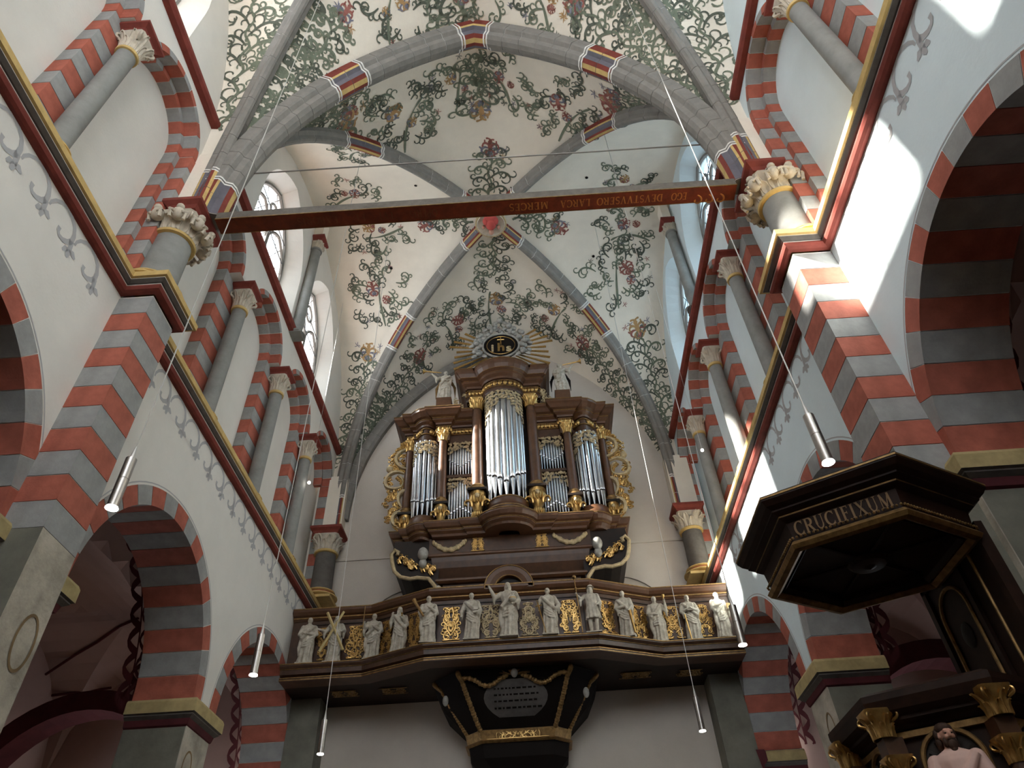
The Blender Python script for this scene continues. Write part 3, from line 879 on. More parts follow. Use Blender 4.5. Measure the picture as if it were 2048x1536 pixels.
# ================================================================= COLUMNS
def leaf_capital(mb, r0, half, h, rows=2, n=8, seed=1, figures=0):
    """bell + curling leaves + corner volutes; square top of half-width 'half'"""
    rg = random.Random(seed)
    bell = [(r0, 0), (r0 * 1.02, h * .3), (r0 * 1.12, h * .6), (half * .98, h * .9), (half * .98, h)]
    R = []
    for r, z in bell:
        row = []
        k = min(1, (z / h) ** 2)
        for i in range(32):
            a = 2 * PI * (i + .5) / 32
            sq = 1 / max(abs(math.cos(a)), abs(math.sin(a)))
            rr = r * (1 + (sq - 1) * k * .9)
            row.append((rr * math.cos(a), rr * math.sin(a), z))
        R.append(row)
    mb.grid(R, closev=True); mb.poly(R[-1])
    def bellr(z):
        for (ra, za), (rb, zb) in zip(bell, bell[1:]):
            if z <= zb: return ra + (rb - ra) * (z - za) / (zb - za)
        return bell[-1][0]
    for rw in range(rows):
        for i in range(n):
            a = 2 * PI * (i + .5 * rw) / n
            hh = h * (.5 if rw == 0 else .84) * rg.uniform(.92, 1.08); wd = 2 * PI * r0 / n * .44
            L = []
            base = r0 * (1.02 + .03 * rw)
            for q, (f, o, k) in enumerate(((0, 0, .7), (.35, .02, 1.1), (.65, .07, 1.05), (.88, .2, .8), (1.0, .36, .5), (.93, .46, .3))):
                z = hh * f; rr = bellr(z) * (1.02 + .03 * rw) + r0 * o * .75
                u = Vector((math.cos(a), math.sin(a), 0)); v = Vector((-math.sin(a), math.cos(a), 0))
                c = u * rr + Vector((0, 0, z))
                L.append([c - v * wd * k - u * .02 * r0, c - v * wd * k * .55 + u * .13 * r0, c + u * .04 * r0, c + v * wd * k * .55 + u * .13 * r0, c + v * wd * k - u * .02 * r0])
            mb.grid(L)
    for i in range(4):
        a = PI / 4 + PI / 2 * i
        u = Vector((math.cos(a), math.sin(a), 0)); rr = half * 1.16
        pts = []
        for q in range(14):
            t = q / 13; an = -PI / 2 + t * 5.2; rad = h * .16 * (1 - .65 * t)
            pts.append(u * (rr - h * .05 + rad * math.cos(an)) + Vector((0, 0, h * .78 + rad * math.sin(an))))
        mb.tube([u * (r0 * .5 + half * .55) + Vector((0, 0, h * .55))] + pts, [h * .05] + [h * .06 * (1 - .4 * q / 13) for q in range(14)], 6)
    for i in range(figures):
        a = 2 * PI * (i + rg.random() * .4) / figures
        u = Vector((math.cos(a), math.sin(a), 0)); v = Vector((-u.y, u.x, 0))
        rr = r0 * 1.28 + (half - r0) * .7
        c = u * rr + Vector((0, 0, h * .55))
        mb.blob(c, r0 * .36, r0 * .36, h * .32, 8)                        # body
        mb.blob(c + u * r0 * .16 + Vector((0, 0, h * .30)), r0 * .22, n=8)  # head
        for sg in (-1, 1):
            mb.tube([c + v * sg * r0 * .2 + Vector((0, 0, h * .16)), c + v * sg * r0 * .45 + u * .06 - Vector((0, 0, h * .02)), c + v * sg * r0 * .18 + u * r0 * .3 - Vector((0, 0, h * .1))], r0 * .09, 6)
            mb.tube([c + v * sg * r0 * .15 - Vector((0, 0, h * .2)), c + v * sg * r0 * .4 + u * r0 * .2 - Vector((0, 0, h * .12)), c + v * sg * r0 * .35 + u * r0 * .1 - Vector((0, 0, h * .38))], r0 * .10, 6)
def column(name, label, x, y, z0, zneck, zcap, zab, r, half, figures=0, seed=1, group=None, wall=0, wlim=.12, basecol=YELLOW, shaft=SHAFT):
    t = thing(name, label, 'column', (x, y, z0), group)
    hb = .12 if r < .2 else .26
    mb = MB()
    mb.box(-half * .95, half * .95, -half * .95, half * .95, 0, hb * .25)
    mb.lathe([(r * 1.45, hb * .25), (r * 1.62, hb * .36), (r * 1.62, hb * .46), (r * 1.42, hb * .55)], n=24, m=0)
    mb.lathe([(r * 1.40, hb * .55), (r * 1.20, hb * .64), (r * 1.22, hb * .74)], n=24, m=1)
    mb.lathe([(r * 1.22, hb * .74), (r * 1.36, hb * .82), (r * 1.36, hb * .90), (r * 1.1, hb)], n=24, m=0)
    mb.build('base', [basecol, RED], t, True)
    mb = MB(); H = zneck - z0
    mb.lathe([(r * 1.03, hb * .95), (r, hb + .1), (r * .95, H)], n=28); mb.build('shaft', shaft, t, True)
    mb = MB(); mb.lathe([(r * .94, H - .03), (r * 1.12, H - .02), (r * 1.16, H + .015), (r * 1.1, H + .04), (r * .96, H + .05)], n=28); mb.build('astragal', basecol, t, True)
    mb = MB(); leaf_capital(mb, r * .97, half * .92, zcap - zneck - .04, 2, 8, seed, figures)
    mb.build('capital', CARVE, t, True, loc=(0, 0, H + .04))
    mb = MB(); a = half; zz = zcap - z0; za = zab - z0
    ring = [(-a if wall >= 0 else -wlim, -a), (a if wall <= 0 else wlim, -a), (a if wall <= 0 else wlim, a), (-a if wall >= 0 else -wlim, a)]
    mb.sweep(ring, [(-.3, zz), (-.05, zz), (-.02, zz + (za - zz) * .35), (.03, zz + (za - zz) * .6), (.04, zz + (za - zz) * .65), (.04, za), (-.3, za)], closed=True)
    mb.build('abacus', RED_D, t)
    return t
lab_side = {-1: 'left', 1: 'right'}
QY = [1.45, 3.72, None, 8.38, 10.70, 12.98]
ORD = ['nearest the camera', 'next to the great shaft on the near side', None, 'next beyond the great shaft', 'in the middle of the organ bay', 'nearest the organ']
for side in (-1, 1):
    for q, y in enumerate(QY):
        if y is None: continue
        column('gallery_column', 'slim grey column of the %s triforium, %s' % ('left' if side < 0 else 'right', ORD[q]),
               X(side, .04), y, 9.075, 11.70, 12.16, 12.31, .135, .21, seed=q + 3 * side, group='slim columns of the wall arcades')
    column('great_shaft', 'thick grey shaft with figured capital where the beam meets the %s wall' % lab_side[side],
           X(side, -.12), YA, 9.09, 10.33, 10.74, 10.92, .275, .40, figures=9, seed=5 + side, group='great wall shafts', wall=side, wlim=.10)
    column('great_shaft', 'dark grey shaft with carved capital in the %s corner beside the organ' % lab_side[side],
           X(side, -.18), YW - .32, 9.075, 10.30, 10.74, 10.92, .25, .34, figures=0, seed=9 + side, group='great wall shafts', basecol=YELLOW, shaft=GREY_D)
    # slim shaft between the two clerestory windows
    xs_ = X(side, -.10 if side < 0 else .02)
    zt = 17.0 if side < 0 else 16.75
    column('window_shaft', 'tall grey shaft between the two %s clerestory windows under a red abacus' % lab_side[side], xs_, 10.6, 13.4, zt - .42, zt - .12, zt + .06, .13, .17, seed=21, basecol=SHAFT)
    mb = MB(); xx = sorted((X(side, .1), xs_ - side * .13)); mb.box(xx[0], xx[1], 10.6 - .16, 10.6 + .16, zt + .06, 18.0); mb.build('shaft_springer', VAULTM, ceiling)

# ================================================================= BEAM, TIE ROD
bt = thing('tie_beam', 'long wooden beam across the nave, red underside lettered in gold', 'beam', (0, 5.86, 10.74))
mb = MB(); mb.box(-4.36, 3.45, -.10, .16, 0, .17, 0); mb.build('timber', BEAMG, bt)
mb = MB(); mb.box(-4.36, 3.45, -.096, .156, -.012, 0); mb.build('red_underside', BEAMR, bt)
mb = MB(); mb.box(-4.36, 3.45, -.108, -.10, -.012, .004); mb.box(-4.36, 3.45, .152, .160, -.018, .0); mb.build('gilt_edge', GOLD_D, bt)
def text(body, size, m, parent, M, name='lettering', ext=.004, bold=0):
    cu = bpy.data.curves.new(name, 'FONT'); cu.body = body; cu.size = size; cu.extrude = ext; cu.offset = bold
    cu.align_x = 'CENTER'; cu.align_y = 'CENTER'; cu.resolution_u = 3
    o = bpy.data.objects.new(name, cu); COL.objects.link(o)
    dg = bpy.context.evaluated_depsgraph_get()
    me = bpy.data.meshes.new_from_object(o.evaluated_get(dg))
    bpy.data.objects.remove(o); bpy.data.curves.remove(cu)
    me.materials.clear(); me.materials.append(m); me.transform(M)
    return link(name, me, parent)
# reads for someone facing the organ end looking back: rotated half a turn on the underside
def under(x): return Matrix.Translation((x, .03, -.016)) @ Matrix(((-1, 0, 0, 0), (0, 1, 0, 0), (0, 0, -1, 0), (0, 0, 0, 1))) @ Matrix.Diagonal((1, -1, 1, 1)) @ Matrix.Diagonal((1, -1, 1, 1))
LET2 = mat('beam_letter', (196, 122, 62), .5, metal=.2, var=.2)
LET3 = mat('beam_letter_worn', (128, 68, 40), .6, var=.3)
for s_, x_, f_, m_ in (('EGO', 2.60, .24, LET2), ('DEVSTVVSERO', 1.86, 1.0, LET2), ('LARCA', 1.04, .46, LET2), ('MERCES', .34, .60, LET2), ('OPERIS', -1.25, .42, LET3), ('TVI', -1.80, .24, LET3), ('ET', -2.2, .16, LET3), ('LABORIS', -2.85, .62, LET3)):
    caps(s_, .125, m_, bt, under(x_), fit=f_)
for cx_ in (2.88, 3.05, 3.22):
    mb = MB()
    pts, ws = spiral((cx_, .03), .5, .3, 5, 12, .03)
    relief(mb, [(pts, ws, 0)], lambda x, y, h: (x, y, -.014 - h), .15); mb.build('gilt_scroll', LET2, bt)
tr_ = MB(); tr_.tube([(-4.42, YA + .1, 12.44), (3.5, YA + .1, 12.40)], .014, 6)
tag(tr_.build('tie_rod', IRON), 'thin iron tie rod stretched across the nave above the lettered beam', 'rod')

# ================================================================= PENDANT LAMPS
def lamp(x, y, z, label, cabletop, r=.045, L=.47):
    t = thing('pendant_lamp', label, 'lamp', (x, y, z), 'tube lamps hung on thin cables')
    mb = MB(); mb.lathe([(r * .9, .01), (r, .0), (r, L * .55), (r * .93, L * .552), (r * .93, L * .562), (r, L * .565), (r, L), (r * .4, L + .012)], n=16, caps=False); mb.build('tube', STEEL, t, True)
    mb = MB(); mb.lathe([(r * 1.02, 0), (r * 1.12, -.012), (r * .85, -.016)], n=16, caps=False); mb.poly([(r * .86 * math.cos(2 * PI * k / 16), r * .86 * math.sin(2 * PI * k / 16), -.012) for k in range(16)]); mb.build('lens', LAMPG, t)
    mb = MB(); mb.lathe([(r * .5, L + .01), (.006, L + .14)], n=8); mb.build('cable_cone', CABLE, t)
    mb = MB(); mb.tube([(0, 0, L + .12), (0, 0, cabletop - z)], .0065, 5); mb.build('cable', CABLE, t)
for i, y in enumerate((4.55, 8.05, 11.15)):
    wh = ('nearest', 'second', 'third and farthest')[i]
    for sx, xx in (('left', -3.26), ('right', 2.39)):
        top = VBVH.ray_cast(Vector((xx, y, 9)), Vector((0, 0, 1)))[0]
        lamp(xx, y, 4.8, '%s steel tube lamp hanging by the %s arcade, lit at its lower end' % (wh, sx), top.z if top else 16)
for sx, xx, yy, zz in (('left', -4.86, 12.9, 11.0), ('right', 3.95, 12.42, 10.85)):
    t = thing('spot_lamp', 'tiny bright spot lamp in front of the %s triforium near the organ' % sx, 'lamp', (xx, yy, zz))
    mb = MB(); mb.blob((0, 0, 0), .035, n=8); mb.build('bulb', LAMPG, t)
    mb = MB(); top = VBVH.ray_cast(Vector((xx, yy, zz)), Vector((0, 0, 1)))[0]
    mb.tube([(0, 0, .03), (0, 0, (top.z if top else 14) - zz)], .004, 4); mb.build('cable', CABLE, t)
# ================================================================= STATUES
def remeshed(mb, name, m, voxel, parent, smooth_it=2):
    me = mb.mesh(name + '_raw', m)
    o = link(name, me)
    r = o.modifiers.new('r', 'REMESH'); r.mode = 'VOXEL'; r.voxel_size = voxel; r.use_smooth_shade = True
    s_ = o.modifiers.new('s', 'SMOOTH'); s_.iterations = smooth_it; s_.factor = .4
    dg = bpy.context.evaluated_depsgraph_get()
    new = bpy.data.meshes.new_from_object(o.evaluated_get(dg))
    new.name = name
    bpy.data.objects.remove(o); bpy.data.meshes.remove(me)
    for p in new.polygons: p.use_smooth = True
    return link(name, new, parent)
def figure(mb, H, armL, armR, headturn=0, beard=True, longhair=False, short=False, sway=.02, seed=0, drape=1, wings=False, bare=True, hood=False):
    """draped standing figure facing -y, all shells closed and overlapping; arms = (elbow, hand) in units of H, armL is at -x"""
    rg = random.Random(seed)
    k1, ph = rg.choice((9, 11, 10)), rg.uniform(0, 6)
    rows = []
    prof = [(0.015, .135, .105), (.06, .140, .110), (.15, .132, .106), (.27, .128, .104), (.38, .132, .102), (.48, .128, .098), (.57, .112, .086), (.64, .112, .084), (.72, .128, .088), (.78, .135, .084), (.815, .120, .072), (.84, .072, .055), (.855, .040, .040)]
    if short: prof = [(.30, .150, .115)] + [p for p in prof if p[0] > .3]
    nz = 44
    for i in range(nz + 1):
        z = prof[0][0] + (prof[-1][0] - prof[0][0]) * i / nz
        for a, b in zip(prof, prof[1:]):
            if z <= b[0] + 1e-9:
                t = (z - a[0]) / (b[0] - a[0]); rx = a[1] + (b[1] - a[1]) * t; ry = a[2] + (b[2] - a[2]) * t; break
        amp = .15 * max(0, 1 - z / .62) ** .6 + .03 * max(0, min(1, (.85 - z) / .15))
        row = []
        for q in range(40):
            an = 2 * PI * q / 40
            f = 1 + amp * math.sin(k1 * an + ph + 2.6 * z * (1 if seed % 2 else -1)) + amp * .5 * math.sin(5 * an - 9 * z + ph) + .035 * math.sin(22 * z - 2.2 * an + ph) * (1 if .25 < z < .8 else 0) * drape
            row.append((H * (rx * f * math.cos(an) + sway * math.sin(z * 3.4)), H * (ry * f * math.sin(an)), H * z))
        rows.append(row)
    mb.grid(rows, closev=True); mb.poly(rows[0][::-1]); mb.poly(rows[-1])
    sx = sway * math.sin(2.8)
    V = lambda x, y, z: Vector((H * (x + sx), H * y, H * z))
    mb.tube([V(0, 0, .82), V(0, -.008, .90)], [H * .042, H * .036], 10)
    R = Matrix.Rotation(headturn, 3, 'Z')
    hc = V(0, -.012, .925)
    def hb(x, y, z, rx, ry, rz): mb.blob(hc + R @ (Vector((x, y, z)) * H), rx * H, ry * H, rz * H, 10, rot=R)
    hb(0, 0, .012, .043, .052, .058); hb(0, -.012, -.025, .034, .04, .036)
    hb(0, -.056, -.003, .010, .014, .018)                                    # nose
    hb(-.018, -.046, .012, .014, .01, .007); hb(.018, -.046, .012, .014, .01, .007)   # brows
    hb(-.045, .004, 0, .010, .014, .018); hb(.045, .004, 0, .010, .014, .018)         # ears
    hb(0, .012, .03, .050, .054, .050)                                       # hair
    if beard:
        hb(0, -.040, -.05, .028, .024, .034); hb(0, -.038, -.078, .018, .018, .028)
    if longhair:
        for sg in (-1, 1): hb(sg * .04, .012, -.03, .022, .03, .055)
        hb(0, .035, -.03, .04, .025, .06)
    if hood: hb(0, .02, .02, .062, .058, .062)
    for sg, (el, ha) in ((-1, armL), (1, armR)):
        sh = V(sg * .118, .0, .785); e = V(*el); h_ = V(*ha)
        mb.tube([sh - (e - sh) * .1, sh, sh.lerp(e, .5), e], [H * .040, H * .052, H * .046, H * .040], 10)
        mb.blob(e, H * .040, n=8); mb.blob(sh, H * .052, n=8)
        mb.tube([e, e.lerp(h_, .55), h_], [H * .040, H * .034, H * .022], 10)
        d = (h_ - e).normalized()
        mb.blob(h_ + d * H * .02, H * .020, H * .016, H * .026, 8)
        side = d.cross(Vector((0, 1, 0))).normalized() if abs(d.y) < .9 else Vector((1, 0, 0))
        for q in range(4):
            o_ = side * H * (.011 * (q - 1.5)); c1 = h_ + d * H * .032 + o_
            mb.tube([c1, c1 + d * H * (.022 + .004 * (q in (1, 2))), c1 + d * H * .036 + Vector((0, -.006 * H, -.004 * H))], H * .0068, 6)
        mb.tube([h_ + d * H * .01 + side * H * .016, h_ + d * H * .028 + side * H * .034], H * .0075, 6)
        # hanging sleeve
        mb.tube([e.lerp(h_, .1), e.lerp(h_, .25) + Vector((0, 0, -.07 * H)), e.lerp(h_, .2) + Vector((0, .01 * H, -.16 * H))], [H * .04, H * .034, H * .012], 8)
    if drape:
        sg = 1 if seed % 2 else -1
        a, b, c, d = V(sg * .12, -.05, .80), V(sg * .02, -.105, .66), V(-sg * .11, -.085, .53), V(-sg * .12, .02, .46)
        mb.tube([a, b, c, d], [H * .03, H * .034, H * .038, H * .03], 8)
        for q in range(3):
            o_ = Vector((0, 0, -.055 * H * (q + 1)))
            mb.tube([V(sg * .10, -.075, .62) + o_, V(0, -.118, .52) + o_, V(-sg * .10, -.085, .45) + o_ * .6], H * .016, 7)
        mb.tube([V(-sg * .125, -.02, .52), V(-sg * .135, -.03, .34), V(-sg * .12, -.03, .18)], [H * .035, H * .04, H * .02], 8)
    for sg in (-1, 1):
        if short:
            mb.tube([V(sg * .055, 0, .40), V(sg * .06, -.02, .26), V(sg * .055, 0, .14), V(sg * .055, .01, .03)], [H * .06, H * .042, H * .040, H * .026], 10)
        mb.blob(V(sg * .058, -.10 if not short else -.04, .018), H * .028, H * .055, H * .020, 8)
def statue(label, x, y, z, H, yaw, armL, armR, props=(), **kw):
    t = thing('statue', label, 'statue', (x, y, z), 'pale carved figures along the organ gallery')
    t.rotation_euler = (0, 0, yaw)
    mb = MB(); figure(mb, H, armL, armR, **kw)
    remeshed(mb, 'figure', STATM, .0105 * H, t)
    pb = MB(); pb.box(-.15 * H, .15 * H, -.15 * H, .11 * H, -.0, .022 * H); pb.build('plinth', STATM, t)
    for pn, fn, m in props:
        mb = MB(); fn(mb, H); mb.build(pn, m, t, True)
    return t
def bar(a, b, r, n=8): return lambda mb, H: mb.tube([Vector(a) * H, Vector(b) * H], r * H, n)
def xcross(mb, H):
    for sg in (-1, 1):
        a, b = Vector((-.17 * sg, -.16, 1.02)), Vector((.24 * sg, -.13, .22))
        mb.tube([a * H, b * H], .028 * H, 4)
def sword(mb, H):
    mb.tube([Vector((-.19, -.14, .58)) * H, Vector((-.08, -.16, .02)) * H], [.014 * H, .008 * H], 4)
    mb.tube([Vector((-.25, -.14, .565)) * H, Vector((-.12, -.14, .585)) * H], .012 * H, 6)
    mb.tube([Vector((-.19, -.14, .58)) * H, Vector((-.205, -.14, .66)) * H], .012 * H, 6); mb.blob(Vector((-.208, -.14, .675)) * H, .018 * H, n=6)
def pilgrimstaff(mb, H):
    mb.tube([Vector((-.22, -.16, .0)) * H, Vector((-.27, -.12, 1.14)) * H], .012 * H, 6)
    mb.blob(Vector((-.27, -.12, 1.17)) * H, .045 * H, n=8); mb.blob(Vector((-.262, -.12, .92)) * H, .03 * H, n=8)
def book(mb, H):
    mb.box(-.06 * H, .06 * H, -.17 * H, -.13 * H, .60 * H, .74 * H)
def bookside(sx): 
    return lambda mb, H: mb.box((sx - .045) * H, (sx + .045) * H, -.15 * H, -.11 * H, .58 * H, .71 * H)
def chalice(mb, H): mb.lathe([(.03 * H, 0), (.012 * H, .02 * H), (.012 * H, .05 * H), (.03 * H, .07 * H), (.034 * H, .11 * H)], (.20 * H, -.1 * H, .86 * H), 10)
def orb(mb, H):
    mb.blob(Vector((.09, -.15, .63)) * H, .062 * H, n=10); mb.tube([Vector((.09, -.15, .69)) * H, Vector((.09, -.15, .76)) * H], .008 * H, 6); mb.tube([Vector((.065, -.15, .735)) * H, Vector((.115, -.15, .735)) * H], .007 * H, 6)
def orbgold(mb, H): mb.lathe([(.0635 * H, -.008 * H), (.0655 * H, 0), (.0635 * H, .008 * H)], (.09 * H, -.15 * H, .63 * H), 14, caps=False)
def club(mb, H): mb.tube([Vector((-.08, -.14, .52)) * H, Vector((-.24, -.10, .80)) * H, Vector((-.29, -.09, .89)) * H], [.022 * H, .03 * H, .045 * H], 8)
def saw(mb, H): mb.tube([Vector((.12, -.14, .52)) * H, Vector((.17, -.15, .04)) * H], [.03 * H, .022 * H], 4)
LE = 7.19
HS = 1.0
dn = ((-.16, -.05, .62), (-.06, -.15, .62)); dnR = ((.16, -.05, .62), (.06, -.15, .62))
statue('bald statue with folded arms at the far left end of the gallery', -4.62, 13.80, LE, HS, .15, ((-.17, -.03, .63), (.02, -.14, .66)), ((.17, -.03, .63), (-.03, -.145, .62)), beard=False, seed=1)
statue('bearded statue holding a large pale diagonal X cross', -4.06, 13.80, LE, HS, 0, ((-.20, .0, .68), (-.30, -.06, .70)), ((.19, -.03, .66), (.16, -.13, .62)), (('cross', xcross, mat('pale_cross', (206, 184, 130), .6)),), seed=2, longhair=True)
statue('bearded statue grasping a thin upright lance on the left wing of the gallery', -3.28, 13.80, LE, HS, .1, ((-.18, -.05, .64), (-.17, -.15, .72)), ((.17, -.03, .62), (.03, -.15, .66)), (('lance', bar((-.20, -.17, 0), (-.19, -.15, 1.1), .010), GOLD_D),), seed=3)
statue('long haired statue raising a small chalice before its chest, on the left slanting side', -2.71, 13.56, LE, HS, .25, ((-.17, -.05, .64), (-.15, -.13, .76)), ((.16, -.04, .62), (.04, -.15, .70)), (('cup', lambda mb, H: mb.lathe([(.02 * H, 0), (.01 * H, .02 * H), (.024 * H, .06 * H)], (.04 * H, -.17 * H, .74 * H), 8), GOLD),), seed=4, beard=False, longhair=True)
statue('bearded statue shouldering a golden club, at the left bend of the gallery', -2.06, 13.16, LE, HS, .1, ((-.17, -.05, .64), (-.08, -.15, .60)), ((.17, -.03, .62), (.02, -.15, .70)), (('club', club, GOLD_D),), seed=5)
statue('youthful statue in a short cape holding a book low, left of the central figure', -1.20, 13.14, LE, HS, 0, ((-.19, -.03, .60), (-.19, -.10, .50)), ((.18, -.03, .60), (.08, -.14, .54)), (('book', bookside(.10), STATM),), seed=6, beard=False)
statue('tall central statue blessing with a raised hand and carrying an orb', -.47, 13.12, LE, 1.17, 0, ((-.22, -.05, .70), (-.30, -.10, .86)), ((.18, -.04, .64), (.10, -.13, .57)), (('orb', orb, STATM), ('orb_ring', orbgold, GOLD)), seed=7, longhair=True)
statue('bearded statue leaning on a long downturned sword, right of the central figure', .32, 13.13, LE, HS, 0, ((-.20, -.04, .66), (-.20, -.13, .66)), ((.21, .02, .64), (.13, -.05, .52)), (('sword', sword, GOLD),), seed=8)
statue('short tunicked pilgrim statue with a hat and a tall knobbed staff', 1.17, 13.16, LE, HS, -.1, ((-.20, -.04, .72), (-.25, -.11, .78)), ((.17, -.02, .62), (.12, -.12, .56)), (('staff', pilgrimstaff, GOLD_D), ('cockle_hat', lambda mb, H: mb.lathe([(.085 * H, .0), (.06 * H, .02 * H), (.045 * H, .05 * H), (.01 * H, .06 * H)], (.02 * H, 0, .965 * H), 14), STATM)), seed=9, short=True, drape=0, longhair=True)
statue('bearded statue resting its hand on a long golden saw, on the right slanting side', 1.84, 13.46, LE, HS, -.25, ((-.16, -.06, .62), (.0, -.14, .60)), ((.17, -.05, .62), (.12, -.14, .54)), (('saw', saw, GOLD),), seed=10)
statue('bearded statue lifting a gilt cup to its side at the right bend of the gallery', 2.52, 13.80, LE, HS, -.1, ((-.17, -.04, .62), (-.03, -.14, .56)), ((.20, -.02, .66), (.20, -.10, .82)), (('cup', chalice, GOLD),), seed=11)
statue('bearded statue reading an open book held at its chest', 3.20, 13.82, LE, HS, 0, ((-.17, -.05, .62), (-.05, -.15, .64)), ((.17, -.05, .62), (.05, -.15, .64)), (('book', book, STATM), ('halberd', bar((-.10, -.17, 0), (-.13, -.15, .52), .014), GOLD)), seed=12)
statue('bearded statue turning aside, book at its arm, at the far right gallery end', 3.80, 13.78, LE, HS, .25, ((-.17, -.04, .62), (-.06, -.15, .66)), ((.18, -.02, .62), (.14, -.12, .60)), (('book', bookside(.17), GOLD_D),), seed=13)

# ================================================================= GALLERY
gal = thing('organ_gallery', 'brown wooden organ gallery with gilded panels across the end wall', 'gallery', (0, 0, 0))
GP = [(XL + .02, 14.0), (-3.35, 14.0), (-2.05, 13.42), (1.17, 13.42), (2.45, 14.0), (XR - .02, 14.0)]
mb = MB(); mb.sweep(GP, [(0, 7.10), (0, 8.32), (-.12, 8.32), (-.12, 7.10)]); mb.build('parapet', WOOD, gal)
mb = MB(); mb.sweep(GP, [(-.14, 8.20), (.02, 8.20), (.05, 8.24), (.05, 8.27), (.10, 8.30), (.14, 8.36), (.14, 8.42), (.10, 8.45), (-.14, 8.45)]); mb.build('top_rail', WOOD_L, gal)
mb = MB(); mb.sweep(GP, [(.04, 8.235), (.065, 8.24), (.065, 8.265), (.04, 8.27)]); mb.sweep(GP, [(.12, 8.405), (.15, 8.41), (.15, 8.43), (.12, 8.435)]); mb.build('gilt_rail_line', GOLD_D, gal)
mb = MB(); mb.sweep(GP, [(0, 7.19), (.10, 7.19), (.10, 7.26), (.06, 7.31), (0, 7.33)]); mb.build('base_moulding', WOOD, gal)
mb = MB(); mb.sweep(GP, [(-.1, 7.185), (.37, 7.185), (.37, 7.14), (.33, 7.10), (.30, 7.10), (.29, 7.00), (.22, 6.97), (.27, 6.94), (.27, 6.88), (-.1, 6.88)]); mb.build('ledge', WOOD, gal)
mb = MB()
for o_, z in ((.375, 7.165), (.31, 7.09), (.275, 6.93), (.27, 6.89)): mb.sweep(GP, [(o_ - .02, z), (o_ + .008, z), (o_ + .008, z + .018), (o_ - .02, z + .018)])
mb.build('gilt_ledge_line', GOLD_D, gal)
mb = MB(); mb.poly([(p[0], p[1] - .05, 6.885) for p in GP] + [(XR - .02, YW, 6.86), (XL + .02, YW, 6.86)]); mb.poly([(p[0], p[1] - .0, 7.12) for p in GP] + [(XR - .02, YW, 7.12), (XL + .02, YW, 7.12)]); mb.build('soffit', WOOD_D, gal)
# raised round pediment over the central figure
mb = MB(); rows = []
for k in range(21):
    a = PI * k / 20
    rows.append([(-.44 + r * math.cos(a), 13.42 + dy, 8.33 + r * math.sin(a)) for r, dy in ((.30, -.02), (.30, -.10), (.40, -.14), (.50, -.14), (.50, .12), (.30, .12))])
mb.grid(rows, closev=True); mb.build('round_pediment', WOOD_L, gal)
mb = MB()
for r in (.30, .505):
    mb.tube([(-.44 + r * math.cos(PI * k / 20), 13.42 - (.11 if r < .4 else .145), 8.33 + r * math.sin(PI * k / 20)) for k in range(21)], .014, 6)
mb.build('gilt_pediment_line', GOLD_D, gal)
mb = MB(); mb.poly([(-.44 + .31 * math.cos(PI * k / 20), 13.41, 8.30 + .31 * math.sin(PI * k / 20)) for k in range(21)]); mb.build('pediment_field', WOOD_D, gal)
def orn(wd, ht, seed, dens=1.0):
    """symmetrical carved foliage panel, centred on the origin"""
    rg = random.Random(seed); st = []
    w_ = .030 * min(wd, ht) / .45 * 1.1
    nk = int(8 * dens)
    for k in range(nk):
        z = -ht / 2 + ht * (k + .4) / nk
        sg = 1 if k % 2 else -1
        p = (.015 + rg.random() * wd * .08, z)
        leafy(st, p, rg.uniform(.2, 1.3) * sg, wd * rg.uniform(.6, .95), sg * 1, w_, 0, 1, rg)
    st2 = []
    for pts, ws, c in st:
        pts = [(max(-wd * .05, min(wd / 2, x)), max(-ht / 2, min(ht / 2, y))) for x, y in pts]
        st2.append((pts, ws, c)); st2.append(([(-x, y) for x, y in pts], ws, c))
    petals(st2, (0, 0), PI / 2, min(wd, ht) * .22, 7, 0, w=.45, rg=rg)
    petals(st2, (0, ht * .42), PI / 2, ht * .14, 3, 0, 1.6, rg=rg)
    return st2
SX = [-4.62, -4.06, -3.28, -2.71, -2.06, -1.20, -.47, .32, 1.17, 1.84, 2.52, 3.20, 3.80]
def on_path(x):
    for a, b in zip(GP, GP[1:]):
        if a[0] <= x <= b[0]:
            t = (x - a[0]) / (b[0] - a[0]); return a[1] + (b[1] - a[1]) * t, math.atan2(b[1] - a[1], b[0] - a[0])
for i, (a, b) in enumerate(zip(SX, SX[1:])):
    x = (a + b) / 2; wd = min(.50, (b - a) * .66)
    y, an = on_path(x)
    mb = MB(); relief(mb, orn(wd, .66, 40 + i), lambda u, v, h: (u, -.012 - h, v), .55)
    fb = MB(); wf = wd / 2 + .05
    for u0, u1, v0, v1 in ((-wf, wf, -.40, -.38), (-wf, wf, .38, .40), (-wf, -wf + .02, -.40, .40), (wf - .02, wf, -.40, .40)): fb.box(u0, u1, -.02, .0, v0, v1)
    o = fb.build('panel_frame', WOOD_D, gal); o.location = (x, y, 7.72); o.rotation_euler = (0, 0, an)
    mb.build('carved_panel', CREAM if i in (5, 6) else GOLD, o, True, loc=(0, 0, -.02))
# gilded rosettes on the dark soffit
for x, y in ((-3.9, 14.5), (-2.9, 14.5), (2.0, 14.45), (3.1, 14.5)):
    mb = MB(); relief(mb, orn(.75, .30, int(x * 10)), lambda u, v, h: (u, v, -h), .5); o = mb.build('soffit_ornament', GOLD_D, gal, True); o.location = (x, y, 6.855)
